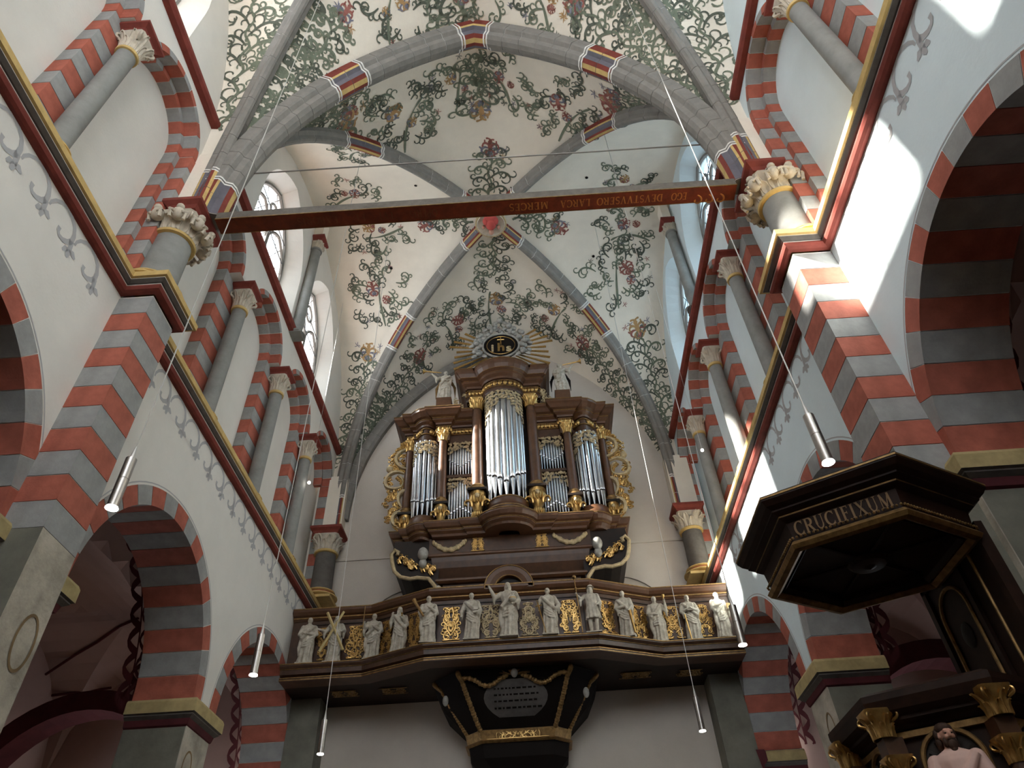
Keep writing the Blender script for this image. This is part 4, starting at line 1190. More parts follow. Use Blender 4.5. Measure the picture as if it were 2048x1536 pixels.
# hanging console under the gallery
con = thing('gallery_console', 'dark tapering console with gilded bands and grey plaque under the gallery', 'console', (-.42, 0, 0))
def hexring(hw, yf, ch, z): return [(-hw, YW, z), (-hw, yf + ch, z), (-hw + ch, yf, z), (hw - ch, yf, z), (hw, yf + ch, z), (hw, YW, z)]
mb = MB(); mb.grid([hexring(1.66, 13.72, .55, 6.88), hexring(1.60, 13.80, .53, 6.70), hexring(1.42, 14.05, .45, 6.35), hexring(1.02, 14.40, .30, 5.98)]); mb.poly(hexring(1.66, 13.72, .55, 6.88)); mb.build('body', BLACK, con)
mb = MB(); mb.grid([hexring(r, y, c, z) for r, y, c, z in ((1.0, 14.42, .3, 5.98), (1.04, 14.36, .31, 5.96), (1.02, 14.38, .3, 5.88), (1.0, 14.40, .3, 5.80), (1.04, 14.36, .31, 5.77), (.98, 14.42, .29, 5.74))]); mb.build('gilded_band', GOLD_D, con)
mb = MB(); mb.grid([hexring(.96, 14.44, .28, 5.75), hexring(.94, 14.48, .28, 5.50), hexring(.6, 14.75, .2, 5.15), hexring(.35, 15.0, .12, 5.0)]); mb.poly(hexring(.35, 15.0, .12, 5.0)); mb.build('pendant', BLACK, con)
def confront(u, v, h):       # front slope of the console: u across, v 0 (top) .. 1 (bottom)
    P = [(13.74, 6.84), (13.80, 6.70), (14.05, 6.35), (14.40, 5.98)]
    t = max(0, min(.999, v)) * 3; i = int(t); f = t - i
    return (u, P[i][0] + (P[i + 1][0] - P[i][0]) * f - .01 - h * .9, P[i][1] + (P[i + 1][1] - P[i][1]) * f - h * .3)
mb = MB(); R = []
for i in range(9):
    row = []
    for j in range(17):
        v = .34 + .52 * i / 8; k = math.sin(PI * (.12 + .76 * i / 8)) ** .6
        row.append(confront(-.62 * k + 1.24 * k * j / 16, v, .03 * math.sin(PI * j / 16)))
    R.append(row)
mb.grid(R); mb.build('plaque', mat('dull_silver', (112, 108, 106), .55, metal=.3, var=.2), con, True)
mb = MB()
rg = random.Random(4)
for i in range(4):
    u = -.42
    while u < .42:
        l = rg.uniform(.03, .09); v = .46 + .09 * i
        mb.quad(confront(u, v, .036), confront(u + l, v, .036), confront(u + l, v + .025, .036), confront(u, v + .025, .036)); u += l + .03
mb.build('worn_inscription', BLACK, con)
for sg in (-1, 1):
    mb = MB()
    for q in range(19):         # garland swags either side of the cherub
        t = q / 18; u = sg * (.16 + .85 * t); v = .22 + .20 * math.sin(PI * min(1, t * 1.15)); c = confront(u, v, .03)
        mb.blob(c, .045, .04, .04 + .012 * (q % 2), 5)
    mb.build('garland', GOLD_D, con, True)
    mb = MB(); m2 = MB()
    for q in range(30):         # carved ribs along the slanting edges
        t = q / 29; u = sg * (1.10 - .37 * t ** 1.4); mb.blob(confront(u, t, .02), .045 + .008 * (q % 2), .04, .05, 5)
        u2 = sg * (1.62 - .62 * t ** 1.25); P = confront(u2, t, 0); m2.blob((u2, P[1] + .52 - .22 * t, P[2]), .05 + .008 * (q % 2), .05, .05, 5)
    mb.build('carved_rib', GOLD_D, con, True); m2.build('carved_rib', GOLD_D, con, True)
    st = []; petals(st, (0, 0), PI / 2 - sg * .9, .32, 4, 0, 1.3, .6); mb = MB()
    relief(mb, st, lambda u, y, h: confront(u, .20 - y, h), .4); mb.build('gilded_wing', GOLD_D, con, True)
mb = MB(); mb.blob(confront(0, .13, .06), .07, .08, .085, 8)
for sg in (-1, 1): mb.blob((sg * 1.36, 13.99, 6.42), .06, .06, .10, 8)
mb.build('cherub_heads', CLOUDM, con, True)
mb = MB(); st = orn(1.5, .14, 77, 1.2)
relief(mb, st, lambda u, v, h: (u, 14.375 - h, 5.87 + v), .5); mb.build('band_carving', GOLD, con, True)

# ================================================================= ORGAN
OX, OY = -.40, 13.90
org = thing('pipe_organ', 'baroque pipe organ with dark wooden case, silvery pipes and gilded carving', 'organ', (OX, OY, 0))
def oarc(x0, x1, y, bulge, n=10):
    return [(x0 + (x1 - x0) * k / n, y - bulge * math.sin(PI * k / n)) for k in range(n + 1)]
def sym(L): return L + [(-x, y) for x, y in L[::-1]]
# plan of one half (left), y is relative to the organ front, negative towards the nave
PL_side = [(-2.57, 1.2), (-2.57, .26), (-2.34, .26), (-2.34, .14), (-2.30, .14)] + oarc(-2.26, -1.78, .14, .2) + [(-1.72, .14), (-1.72, -.10), (-1.40, -.10), (-1.40, .06), (-.80, .06)]
PL_base = PL_side[:-1] + [(-.92, .06), (-.92, -.14), (-.56, -.14)] + oarc(-.54, 0, -.12, .36, 8)[:1]
def ctr(n=12): return [(-.52 * math.cos(PI * k / n), -.14 - .36 * math.sin(PI * k / n)) for k in range(n + 1)]
_h = PL_side[:-2]
FULL = _h + [(-.92, -.10), (-.92, -.14), (-.54, -.14)] + ctr() + [(.54, -.14), (.92, -.14), (.92, -.10)] + [(-x, y) for x, y in _h[::-1]]
CTOP = [(-.97, 1.2), (-.97, -.10), (-.92, -.10), (-.92, -.14), (-.54, -.14)] + ctr() + [(.54, -.14), (.92, -.14), (.92, -.10), (.97, -.10), (.97, 1.2)]
bd = 1.30
mb = MB(); mb.box(-2.5, 2.5, .55, bd, 9.4, 13.3); mb.box(-.92, .92, .35, bd, 9.4, 14.85)
mb.box(-2.5, -1.5, .42, .6, 10.2, 13.3); mb.box(1.5, 2.5, .42, .6, 10.2, 13.3)
mb.build('case', WOOD_D, org)
# base mouldings
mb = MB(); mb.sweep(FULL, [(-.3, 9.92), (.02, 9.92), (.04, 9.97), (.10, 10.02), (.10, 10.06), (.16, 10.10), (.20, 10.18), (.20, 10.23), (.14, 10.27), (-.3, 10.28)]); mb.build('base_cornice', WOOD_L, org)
mb = MB(); mb.sweep(FULL, [(.18, 10.225), (.21, 10.225), (.21, 10.245), (.18, 10.245)]); mb.sweep(FULL, [(.09, 10.05), (.115, 10.05), (.115, 10.065), (.09, 10.065)]); mb.build('gilt_base_line', GOLD_D, org)
mb = MB(); mb.lathe([(.40, 10.16), (.50, 10.2), (.56, 10.30), (.56, 10.36), (.50, 10.42), (.46, 10.50), (.48, 10.58), (.48, 10.64), (.0, 10.64)], (0, -.10, 0), 28); mb.build('tower_base', WOOD_L, org, True)
mb = MB()
for r, z in ((.565, 10.33), (.485, 10.61)): mb.lathe([(r - .02, z - .012), (r + .01, z - .01), (r + .01, z + .01), (r - .02, z + .012)], (0, -.10, 0), 28, caps=False)
mb.build('gilt_tower_line', GOLD_D, org)
for sg in (-1, 1):
    mb = MB(); mb.lathe([(.32, 10.22), (.38, 10.28), (.38, 10.34), (.33, 10.42), (.33, 10.5), (0, 10.5)], (sg * 2.01, .16, 0), 20); mb.build('side_tower_base', WOOD_L, org, True)
# cornices of the side parts and of the tall centre
cor = lambda z0, k=1: [(-.25, z0), (.04, z0), (.05, z0 + .05 * k), (.12, z0 + .10 * k), (.12, z0 + .16 * k), (.20, z0 + .20 * k), (.26, z0 + .28 * k), (.30, z0 + .32 * k), (.30, z0 + .40 * k), (.24, z0 + .45 * k), (-.25, z0 + .45 * k)]
for sg in (-1, 1):
    P = [(sg * -x if sg > 0 else x, y) for x, y in PL_side]
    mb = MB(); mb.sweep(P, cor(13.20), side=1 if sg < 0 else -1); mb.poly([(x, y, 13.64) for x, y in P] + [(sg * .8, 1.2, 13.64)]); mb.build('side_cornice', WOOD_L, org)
    mb = MB(); mb.sweep(P, [(.11, 13.345), (.135, 13.35), (.135, 13.368), (.11, 13.37)], side=1 if sg < 0 else -1); mb.sweep(P, [(.29, 13.59), (.312, 13.595), (.312, 13.61), (.29, 13.615)], side=1 if sg < 0 else -1); mb.build('gilt_cornice_line', GOLD_D, org)
    mb = MB(); mb.sweep(P, [(-.2, 12.70), (.0, 12.70), (.0, 13.2), (-.2, 13.2)], side=1 if sg < 0 else -1); mb.build('entablature', WOOD, org)
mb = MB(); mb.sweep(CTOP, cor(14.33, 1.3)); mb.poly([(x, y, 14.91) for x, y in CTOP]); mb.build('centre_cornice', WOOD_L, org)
mb = MB(); 
for o_, z in ((.115, 14.53), (.195, 14.585), (.298, 14.83)): mb.sweep(CTOP, [(o_ - .015, z), (o_ + .012, z + .005), (o_ + .012, z + .022), (o_ - .015, z + .025)])
mb.build('gilt_cornice_line', GOLD_D, org)
mb = MB(); mb.sweep(CTOP, [(-.2, 13.93), (.0, 13.93), (.02, 13.97), (.0, 14.34), (-.2, 14.34)]); mb.build('centre_entablature', WOOD, org)
mb = MB(); mb.box(-.62, .62, -.1, .5, 14.88, 15.30); mb.lathe([(.46, 14.88), (.46, 15.1), (.40, 15.16), (0, 15.16)], (0, -.12, 0), 24); mb.build('crown_plinth', WOOD, org)
def frieze(path, z, side=1, out=.02):
    """gilded egg-and-leaf blocks along a path"""
    mb = MB(); P = [Vector(p) for p in path]
    for a, b in zip(P, P[1:]):
        L = (b - a).length
        if L < .06: continue
        k = max(1, round(L / .105)); t = (b - a) / L; nn = Vector((t.y, -t.x)) * side
        for q in range(k):
            c = a + t * L * (q + .5) / k + nn * out
            mb.blob((c.x, c.y, z), .05, .05, .075, 6); mb.blob((c.x + t.x * .05, c.y + t.y * .05, z + .03), .02, .02, .05, 4)
    return mb
for sg in (-1, 1):
    P = [(sg * -x if sg > 0 else x, y) for x, y in PL_side[1:]]
    frieze(P, 13.06, 1 if sg < 0 else -1).build('gilded_frieze', GOLD, org, True)['kind'] = 'stuff'
    mb = MB(); mb.sweep(P, [(-.02, 12.965), (.03, 12.97), (.03, 12.99), (-.02, 12.995)], side=1 if sg < 0 else -1); mb.sweep(P, [(-.02, 13.13), (.03, 13.135), (.03, 13.155), (-.02, 13.16)], side=1 if sg < 0 else -1); mb.build('frieze_border', GOLD_D, org)
frieze(CTOP[1:-1], 14.17).build('gilded_frieze', GOLD, org, True)['kind'] = 'stuff'
mb = MB(); mb.sweep(CTOP, [(-.02, 14.07), (.03, 14.075), (.03, 14.095), (-.02, 14.10)]); mb.sweep(CTOP, [(-.02, 14.25), (.03, 14.255), (.03, 14.275), (-.02, 14.28)]); mb.build('frieze_border', GOLD_D, org)
# columns, with gilded capitals and corbels
def ocol(x, y, zc0, zc1, ztop, r, caph):
    mb = MB(); H0 = zc1 + .16; H1 = ztop - caph
    mb.lathe([(r * 1.06, H0), (r * 1.04, H0 + .4), (r * .92, H1)], (x, y, 0), 20); cs = mb.build('organ_column', WOOD_L, org, True)
    mb = MB(); mb.lathe([(r * 1.5, zc1 + .0), (r * 1.5, zc1 + .05), (r * 1.28, zc1 + .08), (r * 1.38, zc1 + .12), (r * 1.05, zc1 + .17)], (x, y, 0), 20); mb.build('column_base', GOLD_D, cs, True)
    mb = MB(); mb.box(x - r * 1.65, x + r * 1.65, y - r * 1.65, y + r * 1.65, zc1 - .06, zc1); mb.build('corbel_slab', WOOD_D, cs)
    mb = MB(); leaf_capital(mb, r * .95, r * 1.35, caph, 2, 8, int(x * 10) + 50); mb.build('column_capital', GOLD, cs, True, loc=(x, y, H1))
    mb = MB()
    h = zc1 - .06 - zc0
    mb.lathe([(r * .8, zc0), (r * 1.0, zc0 + h * .15), (r * .8, zc0 + h * .3), (r * 1.15, zc0 + h * .6), (r * 1.45, zc0 + h * .9), (r * 1.5, zc0 + h)], (x, y, 0), 16)
    for k in range(9):
        a = PI + PI * k / 8
        mb.blob((x + r * 1.25 * math.cos(a), y + r * 1.25 * math.sin(a), zc0 + h * .72), r * .3, r * .3, h * .2, 6)
        mb.blob((x + r * .95 * math.cos(a), y + r * .95 * math.sin(a), zc0 + h * .14), r * .22, r * .22, h * .13, 6)
    for sg in (-1, 1):
        pts, ws = spiral((sg * r * .9, zc0 + h * .35), PI / 2 + sg * .1, h * .62, -sg * 5, 14, r * .5); relief(mb, [(pts, ws, 0)], lambda u, v, q: (x + u, y - r * 1.25 - q, v), .8)
    mb.build('corbel', GOLD, cs, True)
    mb = MB(); mb.blob((x, y - r * 1.4, zc0 + h * .78), r * .42, r * .4, r * .52, 8); mb.build('cherub_head', CREAM, cs, True)
for sg in (-1, 1):
    ocol(sg * .70, -.12, 10.30, 11.05, 13.94, .135, .36)
    ocol(sg * 1.57, -.06, 10.24, 10.80, 12.98, .105, .30)
    ocol(sg * 2.46, .30, 10.24, 10.80, 12.98, .105, .30)
# pipes
def pipe(x, y, z0, foot, z1, r):
    mb = MB(); n = 12
    mb.lathe([(r * .28, z0), (r * .92, z0 + foot)], (x, y, 0), n, caps=False)
    mb.lathe([(r, z0 + foot + r * .55), (r, z1)], (x, y, 0), n, caps=False)
    mb.lathe([(r * .92, z0 + foot), (r, z0 + foot + r * .55)], (x, y, 0), n, caps=False, m=0)
    mb.lathe([(r * .92, z1 - .002), (r * .1, z1 - .002)], (x, y, 0), n, caps=False, m=1)
    m_ = z0 + foot                                       # mouth: dark slot under a raised flattened lip
    mb.box(x - r * .62, x + r * .62, y - r * 1.02, y - r * .6, m_ + r * .05, m_ + r * .5, 1)
    mb.grid([[(x - r * .66, y - r * .82, m_ + r * .5), (x + r * .66, y - r * .82, m_ + r * .5)], [(x - r * .60, y - r * .98, m_ + r * 1.0), (x + r * .60, y - r * .98, m_ + r * 1.0)], [(x - r * .3, y - r * 1.0, m_ + r * 2.4), (x + r * .3, y - r * 1.0, m_ + r * 2.4)]], 0)
    for sg in (-1, 1): mb.box(x + sg * r * .72 - r * .08, x + sg * r * .72 + r * .08, y - r * 1.15, y - r * .6, m_ - r * .1, m_ + r * 1.0, 0)
    return mb.build('organ_pipe', [TIN, BLACK], org, True)
for k in range(9):
    a = PI * (k + .5) / 9; u = abs(k - 4)
    pipe(-.43 * math.cos(a), -.12 - .30 * math.sin(a), 10.66, .42 + .09 * u - .02 * (u == 0), 13.9, .078 if u < 3 else .06)
for sg in (-1, 1):
    for k in range(7):
        a = PI * (k + .5) / 7; u = abs(k - 3)
        pipe(sg * 2.01 - .27 * math.cos(a), .14 - .20 * math.sin(a), 10.52, .34 + .05 * u, 12.75, .052)
    for tier, (z0, z1) in enumerate(((10.32, 11.62), (11.72, 12.72))):
        for k in range(9):
            u = abs(k - 4); x = sg * 1.14 - .27 + .0675 * k
            pipe(x, .12, z0, .26 + (.05 * (4 - u) if tier == 0 else .05 * u), z1 - .03 * u, .030)
    mb = MB(); mb.box(sg * 1.14 - .33, sg * 1.14 + .33, .04, .3, 11.64, 11.72); mb.build('pipe_rail', WOOD, org); mb = MB(); mb.box(sg * 1.14 - .33, sg * 1.14 + .33, .02, .3, 10.26, 10.33); mb.build('pipe_rail', WOOD, org)
# carved pipe shades
def shade(fn, wd, ht, seed, name='pipe_shade', cut=.5):
    rg = random.Random(seed); st = []
    for i in range(int(wd / .055)):
        x = -wd / 2 + wd * (i + .5) / int(wd / .055)
        dep = ht * (1 - cut + cut * (2 * abs(x) / wd) ** 1.3)
        nn = max(1, int(dep / .10))
        for q in range(nn):
            leafy(st, (x, -dep * (q + .2) / nn), rg.uniform(-2.6, -.5), rg.uniform(.13, .2), rg.choice((-1, 1)), .022, 0, 1, rg)
    st2 = [([(max(-wd / 2, min(wd / 2, x)), min(0, y)) for x, y in pts], ws, c) for pts, ws, c in st]
    mb = MB(); relief(mb, st2, fn, .6)
    return mb.build(name, CREAM, org, True)
shade(lambda u, v, h: (-.50 * math.cos(PI * (u + .62) / 1.24), -.14 - (.37 + h) * math.sin(PI * (u + .62) / 1.24) , 13.94 + v), 1.16, 1.15, 5, cut=.76)
for sg in (-1, 1):
    shade(lambda u, v, h: (sg * 2.01 - .33 * math.cos(PI * (u + .4) / .8), .12 - (.25 + h) * math.sin(PI * (u + .4) / .8), 12.72 + v), .76, .80, 8 + sg, cut=.6)
    shade(lambda u, v, h: (sg * 1.14 + u, .05 - h, 12.74 + v), .62, .46, 12 + sg, cut=.6)
    shade(lambda u, v, h: (sg * 1.14 + u, .05 - h, 11.64 + v), .62, .48, 16 + sg, cut=.6)
    # scrolled brackets beside the tall centre
    mb = MB(); st = []
    rg = random.Random(30 + sg)
    for q in range(7): leafy(st, (rg.uniform(-.06, .06), -.45 + .12 * q), rg.uniform(0, 6), .42, rg.choice((-1, 1)), .045, 0, 1, rg)
    relief(mb, st, lambda u, v, h: (sg * 1.12 + max(-.2, min(.2, u)), -.05 - h, 13.92 + v), .7); mb.build('carved_bracket', CREAM, org, True)
    # big carved wings at the ends of the case
    mb = MB(); st = []; st2 = []
    rg = random.Random(60)
    big = [((.05, 12.75), -.5, 1.5, -5.5), ((.06, 12.0), .3, 1.5, -6.2), ((.06, 11.0), .9, 1.4, 6.0), ((.05, 10.4), .4, 1.1, 5.5)]
    for p, a, L, tn in big:
        pts, ws = spiral(p, a, L, tn, 26, .10, .4, 1.3); st.append((pts, ws, 0))
    for q in range(52):
        z = 10.30 + 2.6 * q / 51; wdt = .12 + .32 * math.sin(PI * (q / 51) ** .8) ** .7
        leafy(st2, (rg.uniform(0, wdt), z), rg.uniform(-.8, 1.4), rg.uniform(.22, .38), rg.choice((-1, 1)), .045, 0, 1, rg)
    cl = lambda u: max(-.03, min(.58, u))
    f_ = lambda u, v, h: (sg * (2.50 + cl(u)), .30 - h - .08 * math.sin(cl(u) * 5), v)
    relief(mb, st2, f_, .8)
    mb.build('carved_wing', GOLD, org, True)
    mb = MB(); relief(mb, st, f_, .9); mb.blob((sg * 2.92, .2, 12.12), .09, .08, .10, 8); mb.build('wing_scrolls', CREAM, org, True)
# lower case: frieze with garlands, coved body, scroll brackets
mb = MB(); mb.sweep([(-1.82, 1.2), (-1.82, .02), (1.82, .02), (1.82, 1.2)], [(-.2, 9.50), (0, 9.50), (.0, 9.95), (-.2, 9.95)]); mb.build('lower_frieze', WOOD, org)
mb = MB(); mb.sweep([(-1.80, 1.2), (-1.80, .0), (1.80, .0), (1.80, 1.2)], [(-.2, 9.44), (.0, 9.44), (.05, 9.48), (.05, 9.52), (.02, 9.55), (-.2, 9.55)])
mb.sweep([(-1.60, 1.2), (-1.60, .05), (1.60, .05), (1.60, 1.2)], [(-.2, 8.86), (.0, 8.86), (.05, 8.90), (.05, 8.94), (.0, 8.98), (-.2, 8.98)]); mb.build('lower_moulding', WOOD_L, org)
cv = [(0, 9.46), (-.02, 9.36), (-.06, 9.22), (-.14, 9.08), (-.2, 8.98)]
mb = MB(); mb.sweep([(-1.76, 1.2), (-1.76, -.02), (1.76, -.02), (1.76, 1.2)], cv); mb.build('coved_body', WOOD, org)
mb = MB(); mb.box(-1.5, 1.5, .12, 1.2, 8.3, 8.9); mb.build('foot', WOOD, org)
for k, sg in enumerate((-1, 1)):
    mb = MB()
    for q in range(17):
        t = q / 16; u = sg * 1.36 - .36 + .72 * t; mb.blob((u, .0, 9.84 - .20 * math.sin(PI * t)), .042 + .03 * math.sin(PI * t) * (1 + .4 * (q % 2)), .05, .05 + .02 * (q % 3 == 0), 6)
    mb.build('garland', CREAM, org, True)
    mb = MB(); relief(mb, orn(.40, .32, 90), lambda u, v, h: (sg * .72 + u, .0 - h, 9.74 + v), .5); mb.build('gilded_rosette', GOLD, org, True)
    # scroll console at each end
    pts, ws = spiral((1.62, 8.72), .75, 1.5, 0.1, 12, .12)
    prof = [(1.60, 8.55), (1.66, 8.80), (1.80, 8.98), (2.05, 9.02), (2.20, 9.0), (2.42, 9.06), (2.56, 9.2), (2.62, 9.40), (2.66, 9.62)]
    mb = MB(); mb.grid([[(sg * x, .04, z), (sg * x, 1.2, z)] for x, z in prof]); R = [[(sg * x, .05, z), (sg * x * .98, .05, 9.95)] for x, z in prof]; mb.grid(R); mb.build('bracket_body', WOOD_D, org)
    mb = MB(); mb.tube([(sg * x, .02, z) for x, z in prof] + [(sg * 2.58, .0, 9.72), (sg * 2.50, .0, 9.66), (sg * 2.52, .0, 9.58)], .045, 8); mb.build('bracket_edge', CREAM, org, True)
    mb = MB(); st = []; rg = random.Random(8)
    for q in range(9): leafy(st, (1.7 + .09 * q, 9.05 + .04 * q), rg.uniform(.4, 2.4), .34, rg.choice((-1, 1)), .05, 0, 1, rg)
    relief(mb, st, lambda u, v, h: (sg * max(1.62, min(2.55, u)), .0 - h, max(8.9, min(9.85, v))), .7); mb.build('bracket_carving', GOLD, org, True)
    mb = MB(); mb.blob((sg * 1.93, -.10, 9.52), .12, .11, .16, 8); mb.blob((sg * 1.93, -.06, 9.32), .09, .08, .12, 8); mb.build('bracket_head', CLOUDM, org, True)
mb = MB(); mb.blob((-1.55, -.2, 8.60), .07, .07, .09, 8); mb.blob((-1.55, -.2, 8.47), .10, .08, .08, 8); mb.build('small_bust', STATM, org, True)

# ---- glory above the organ
gl = thing('glory_emblem', 'dark oval emblem lettered IHS among silver clouds and golden rays above the organ', 'emblem', (OX, OY - .05, 16.02))
mb = MB(); mb.lathe([(0, -.05), (.50, -.05), (.50, .05), (0, .05)], n=32); mb.v = [(x * 1.02, z, y * .92) for x, y, z in mb.v]; mb.build('dark_oval', BLACK, gl)
mb = MB(); mb.tube([(.52 * math.cos(2 * PI * k / 36), -.05, .475 * math.sin(2 * PI * k / 36)) for k in range(37)], .032, 8); mb.build('oval_frame', CLOUDM, gl, True)
mb = MB(); mb.tube([(.40 * math.cos(2 * PI * k / 36), -.055, .355 * math.sin(2 * PI * k / 36)) for k in range(37)], .010, 6)
mb.tube([(0, -.065, .02), (0, -.065, .33)], .016, 6); mb.tube([(-.10, -.065, .22), (.10, -.065, .22)], .016, 6); mb.build('gilt_ring_and_cross', GOLD, gl, True)
text('i', .40, CREAM, gl, Matrix.Translation((-.24, -.062, -.12)) @ Matrix.Rotation(PI / 2, 4, 'X'), 'lettering', .01, .012)
text('s', .40, CREAM, gl, Matrix.Translation((.22, -.062, -.14)) @ Matrix.Rotation(PI / 2, 4, 'X'), 'lettering', .01, .012)
text('h', .44, GOLD, gl, Matrix.Translation((0, -.064, -.10)) @ Matrix.Rotation(PI / 2, 4, 'X'), 'lettering', .01, .012)
for side in (-1, 1):
    for k in range(9):
        a = -.62 + 1.25 * k / 8
        d = Vector((side * math.cos(a), 0, math.sin(a))); p = Vector((0, .06, -.05))
        L = 1.28 + .22 * ((k * 3) % 4) / 3; wv = Vector((-d.z, 0, d.x)) * .036
        mb = MB(); a0, b0 = p + d * .5, p + d * L
        mb.v = [tuple(v) for v in (a0 - wv * .5, a0 + wv * .5, b0 + wv, b0 - wv)]; mb.v += [(x, y + .02, z) for x, y, z in mb.v]
        mb.f = [(0, 1, 2, 3), (7, 6, 5, 4), (0, 4, 5, 1), (1, 5, 6, 2), (2, 6, 7, 3), (3, 7, 4, 0)]; mb.m = [0] * 6
        mb.build('golden_ray', GOLD, gl)
rg = random.Random(11); mb = MB()
for k in range(64):
    a = -.5 + (PI + 1.0) * k / 63; rr = rg.uniform(.56, .80); 
    mb.blob((rr * 1.02 * math.cos(a), rg.uniform(-.10, .04), rr * math.sin(a) + .03), rg.uniform(.06, .10), .07, rg.uniform(.05, .09), 6)
mb.build('clouds', CLOUDM, gl, True)
for (cx_, cz) in ((-.70, .08), (.70, .10), (-.30, .72), (.26, .74), (-.62, -.34), (.62, -.32), (0, .98)):
    mb = MB(); mb.blob((cx_, -.12, cz), .085, .08, .095, 8); mb.blob((cx_, -.10, cz + .03), .095, .085, .085, 8); mb.blob((cx_, -.2, cz), .014, .02, .02, 6)
    for sg in (-1, 1): mb.blob((cx_ + sg * .13, -.07, cz - .06), .10, .03, .06, 6, rot=Matrix.Rotation(sg * .5, 3, 'Y'))
    mb.build('cherub', CLOUDM, gl, True)
for sg, wh in ((-1, 'left'), (1, 'right')):
    t = thing('trumpet_angel', 'small white angel statue blowing a gilt trumpet outward on the %s organ cornice' % wh, 'statue', (OX + sg * 1.57, OY - .02, 14.08), 'trumpet angels on the organ')
    mb = MB(); figure(mb, 1.1, ((-.2, -.05, .72), (-.30, -.08, .84)) if sg < 0 else ((-.16, -.05, .64), (-.06, -.12, .60)), ((.16, -.05, .64), (.06, -.12, .60)) if sg < 0 else ((.2, -.05, .72), (.30, -.08, .84)), headturn=sg * .9, beard=False, seed=14 + sg)
    remeshed(mb, 'figure', STATM, .011, t)
    mb = MB(); mb.tube([(sg * .10, -.08, 1.0), (sg * .52, -.10, 1.07)], [.012, .018], 8); mb.lathe([(.018, 0), (.035, .05), (.085, .10)], (0, 0, 0), 12, caps=False)
    k = len(mb.v) - 36; q = Vector((sg * 1, -.04, .16)).to_track_quat('Z', 'Y')
    mb.v[k:] = [tuple(q @ Vector(v) + Vector((sg * .50, -.10, 1.065))) for v in mb.v[k:]]
    mb.build('trumpet', GOLD, t, True)
    mb = MB()
    for s2 in (-1, 1):
        for q in range(5): mb.tube([(s2 * .05, .08, .86), (s2 * (.14 + .03 * q), .14, .88 - .07 * q), (s2 * (.22 + .01 * q), .15, .76 - .13 * q)], [.02, .03, .008], 6)
    mb.build('wings', GOLD_D if sg < 0 else BLACK, t, True)
    mb = MB(); mb.box(-.2, .2, -.18, .14, -.46, 0); mb.build('pedestal', WOOD_L, t)
# ================================================================= PULPIT
def hexa(r, cx, cy): return [(cx + r * math.cos(math.radians(a)), cy + r * math.sin(math.radians(a))) for a in (90, 150, 210, 270, 330, 30)]
PX, PY = 2.705, 5.205
can = thing('pulpit_canopy', 'dark hexagonal sounding board lettered CRUCIFIXUM above the pulpit', 'canopy', (PX, PY, 4.2))
H6 = hexa(.81, 0, 0)
mb = MB(); mb.sweep(H6, [(-.02, .07), (.0, .22), (.03, .235), (.05, .25), (.05, .265), (.10, .29), (.10, .305), (.14, .33), (.17, .37), (.17, .41), (.12, .44), (-.6, .5)], closed=True, side=1); mb.build('cornice', PULW, can)
mb = MB(); mb.sweep(H6, [(-.08, .02), (-.04, -.01), (0, 0), (.02, .03), (0, .06), (-.03, .08)], closed=True, side=1); mb.build('gilt_lower_rim', GOLD_D, can)
mb = MB()
for o_, z in ((.052, .255), (.175, .385)): mb.sweep(H6, [(o_ - .02, z - .005), (o_, z), (o_, z + .014), (o_ - .02, z + .016)], closed=True, side=1)
for q in range(6):
    a, b = Vector(H6[q]), Vector(H6[(q + 1) % 6])
    for k in range(26):
        p = a.lerp(b, (k + .5) / 26); mb.blob((p.x * 1.01, p.y * 1.01, .085), .011, n=4)
mb.build('gilt_beads', GOLD_D, can)
mb = MB(); mb.poly([(x * .97, y * .97, .10) for x, y in H6]); mb.sweep(H6, [(-.10, .02), (-.13, .05), (-.13, .10)], closed=True, side=1); mb.build('soffit', PULW, can)
mb = MB()
for q in range(6):
    x, y = H6[q]; mb.tube([(x * .18, y * .18, .085), (x * .84, y * .84, .085)], .012, 5)
mb.lathe([(.16, .06), (.13, .03), (.05, .02), (.0, -.0)], n=20, caps=False); mb.build('soffit_ribs', PULW, can)
b, c = Vector(H6[2]), Vector(H6[3])
def facet(a, b, z, out=.018):
    t = (b - a).normalized(); n_ = Vector((t.y, -t.x))
    if n_.dot(a) < 0: n_ = -n_
    m_ = a.lerp(b, .5) + n_ * out
    return Matrix(((t.x, 0, n_.x, m_.x), (t.y, 0, n_.y, m_.y), (0, 1, 0, z), (0, 0, 0, 1)))
caps('CRUCIFIXUM', .118, LETTER, can, facet(b, c, .152, .004), fit=.72)
# back board
bb = thing('pulpit_back_board', 'dark panelled board with arched field between pulpit and sounding board', 'panel', (3.46, 5.35, 3.0))
mb = MB(); mb.box(-.03, .03, -.52, .56, -.4, 1.36); mb.build('board', PULW, bb)
mb = MB()
for y0, y1 in ((-.52, -.46), (.50, .56), (-.10, -.05)): mb.box(-.06, -.03, y0, y1, -.4, 1.33)
mb.box(-.06, -.03, -.52, .56, 1.26, 1.33); mb.build('stiles', PULW, bb)
mb = MB()
P = [(-.045, .43, -.4), (-.045, .43, .95)] + [(-.045, .22 + .21 * math.cos(a), .95 + .21 * math.sin(a)) for a in [PI * k / 12 for k in range(13)]] + [(-.045, .01, .95), (-.045, .01, -.4)]
mb.tube(P, .016, 6); mb.tube([(-.06, -.30, -.4), (-.06, -.30, 1.2)], .012, 6); mb.build('gilt_moulding', GOLD_D, bb)
mb = MB(); mb.blob((-.03, .22, .78), .03, .08, .10, 8); mb.build('painted_figure', DARKF, bb, True)
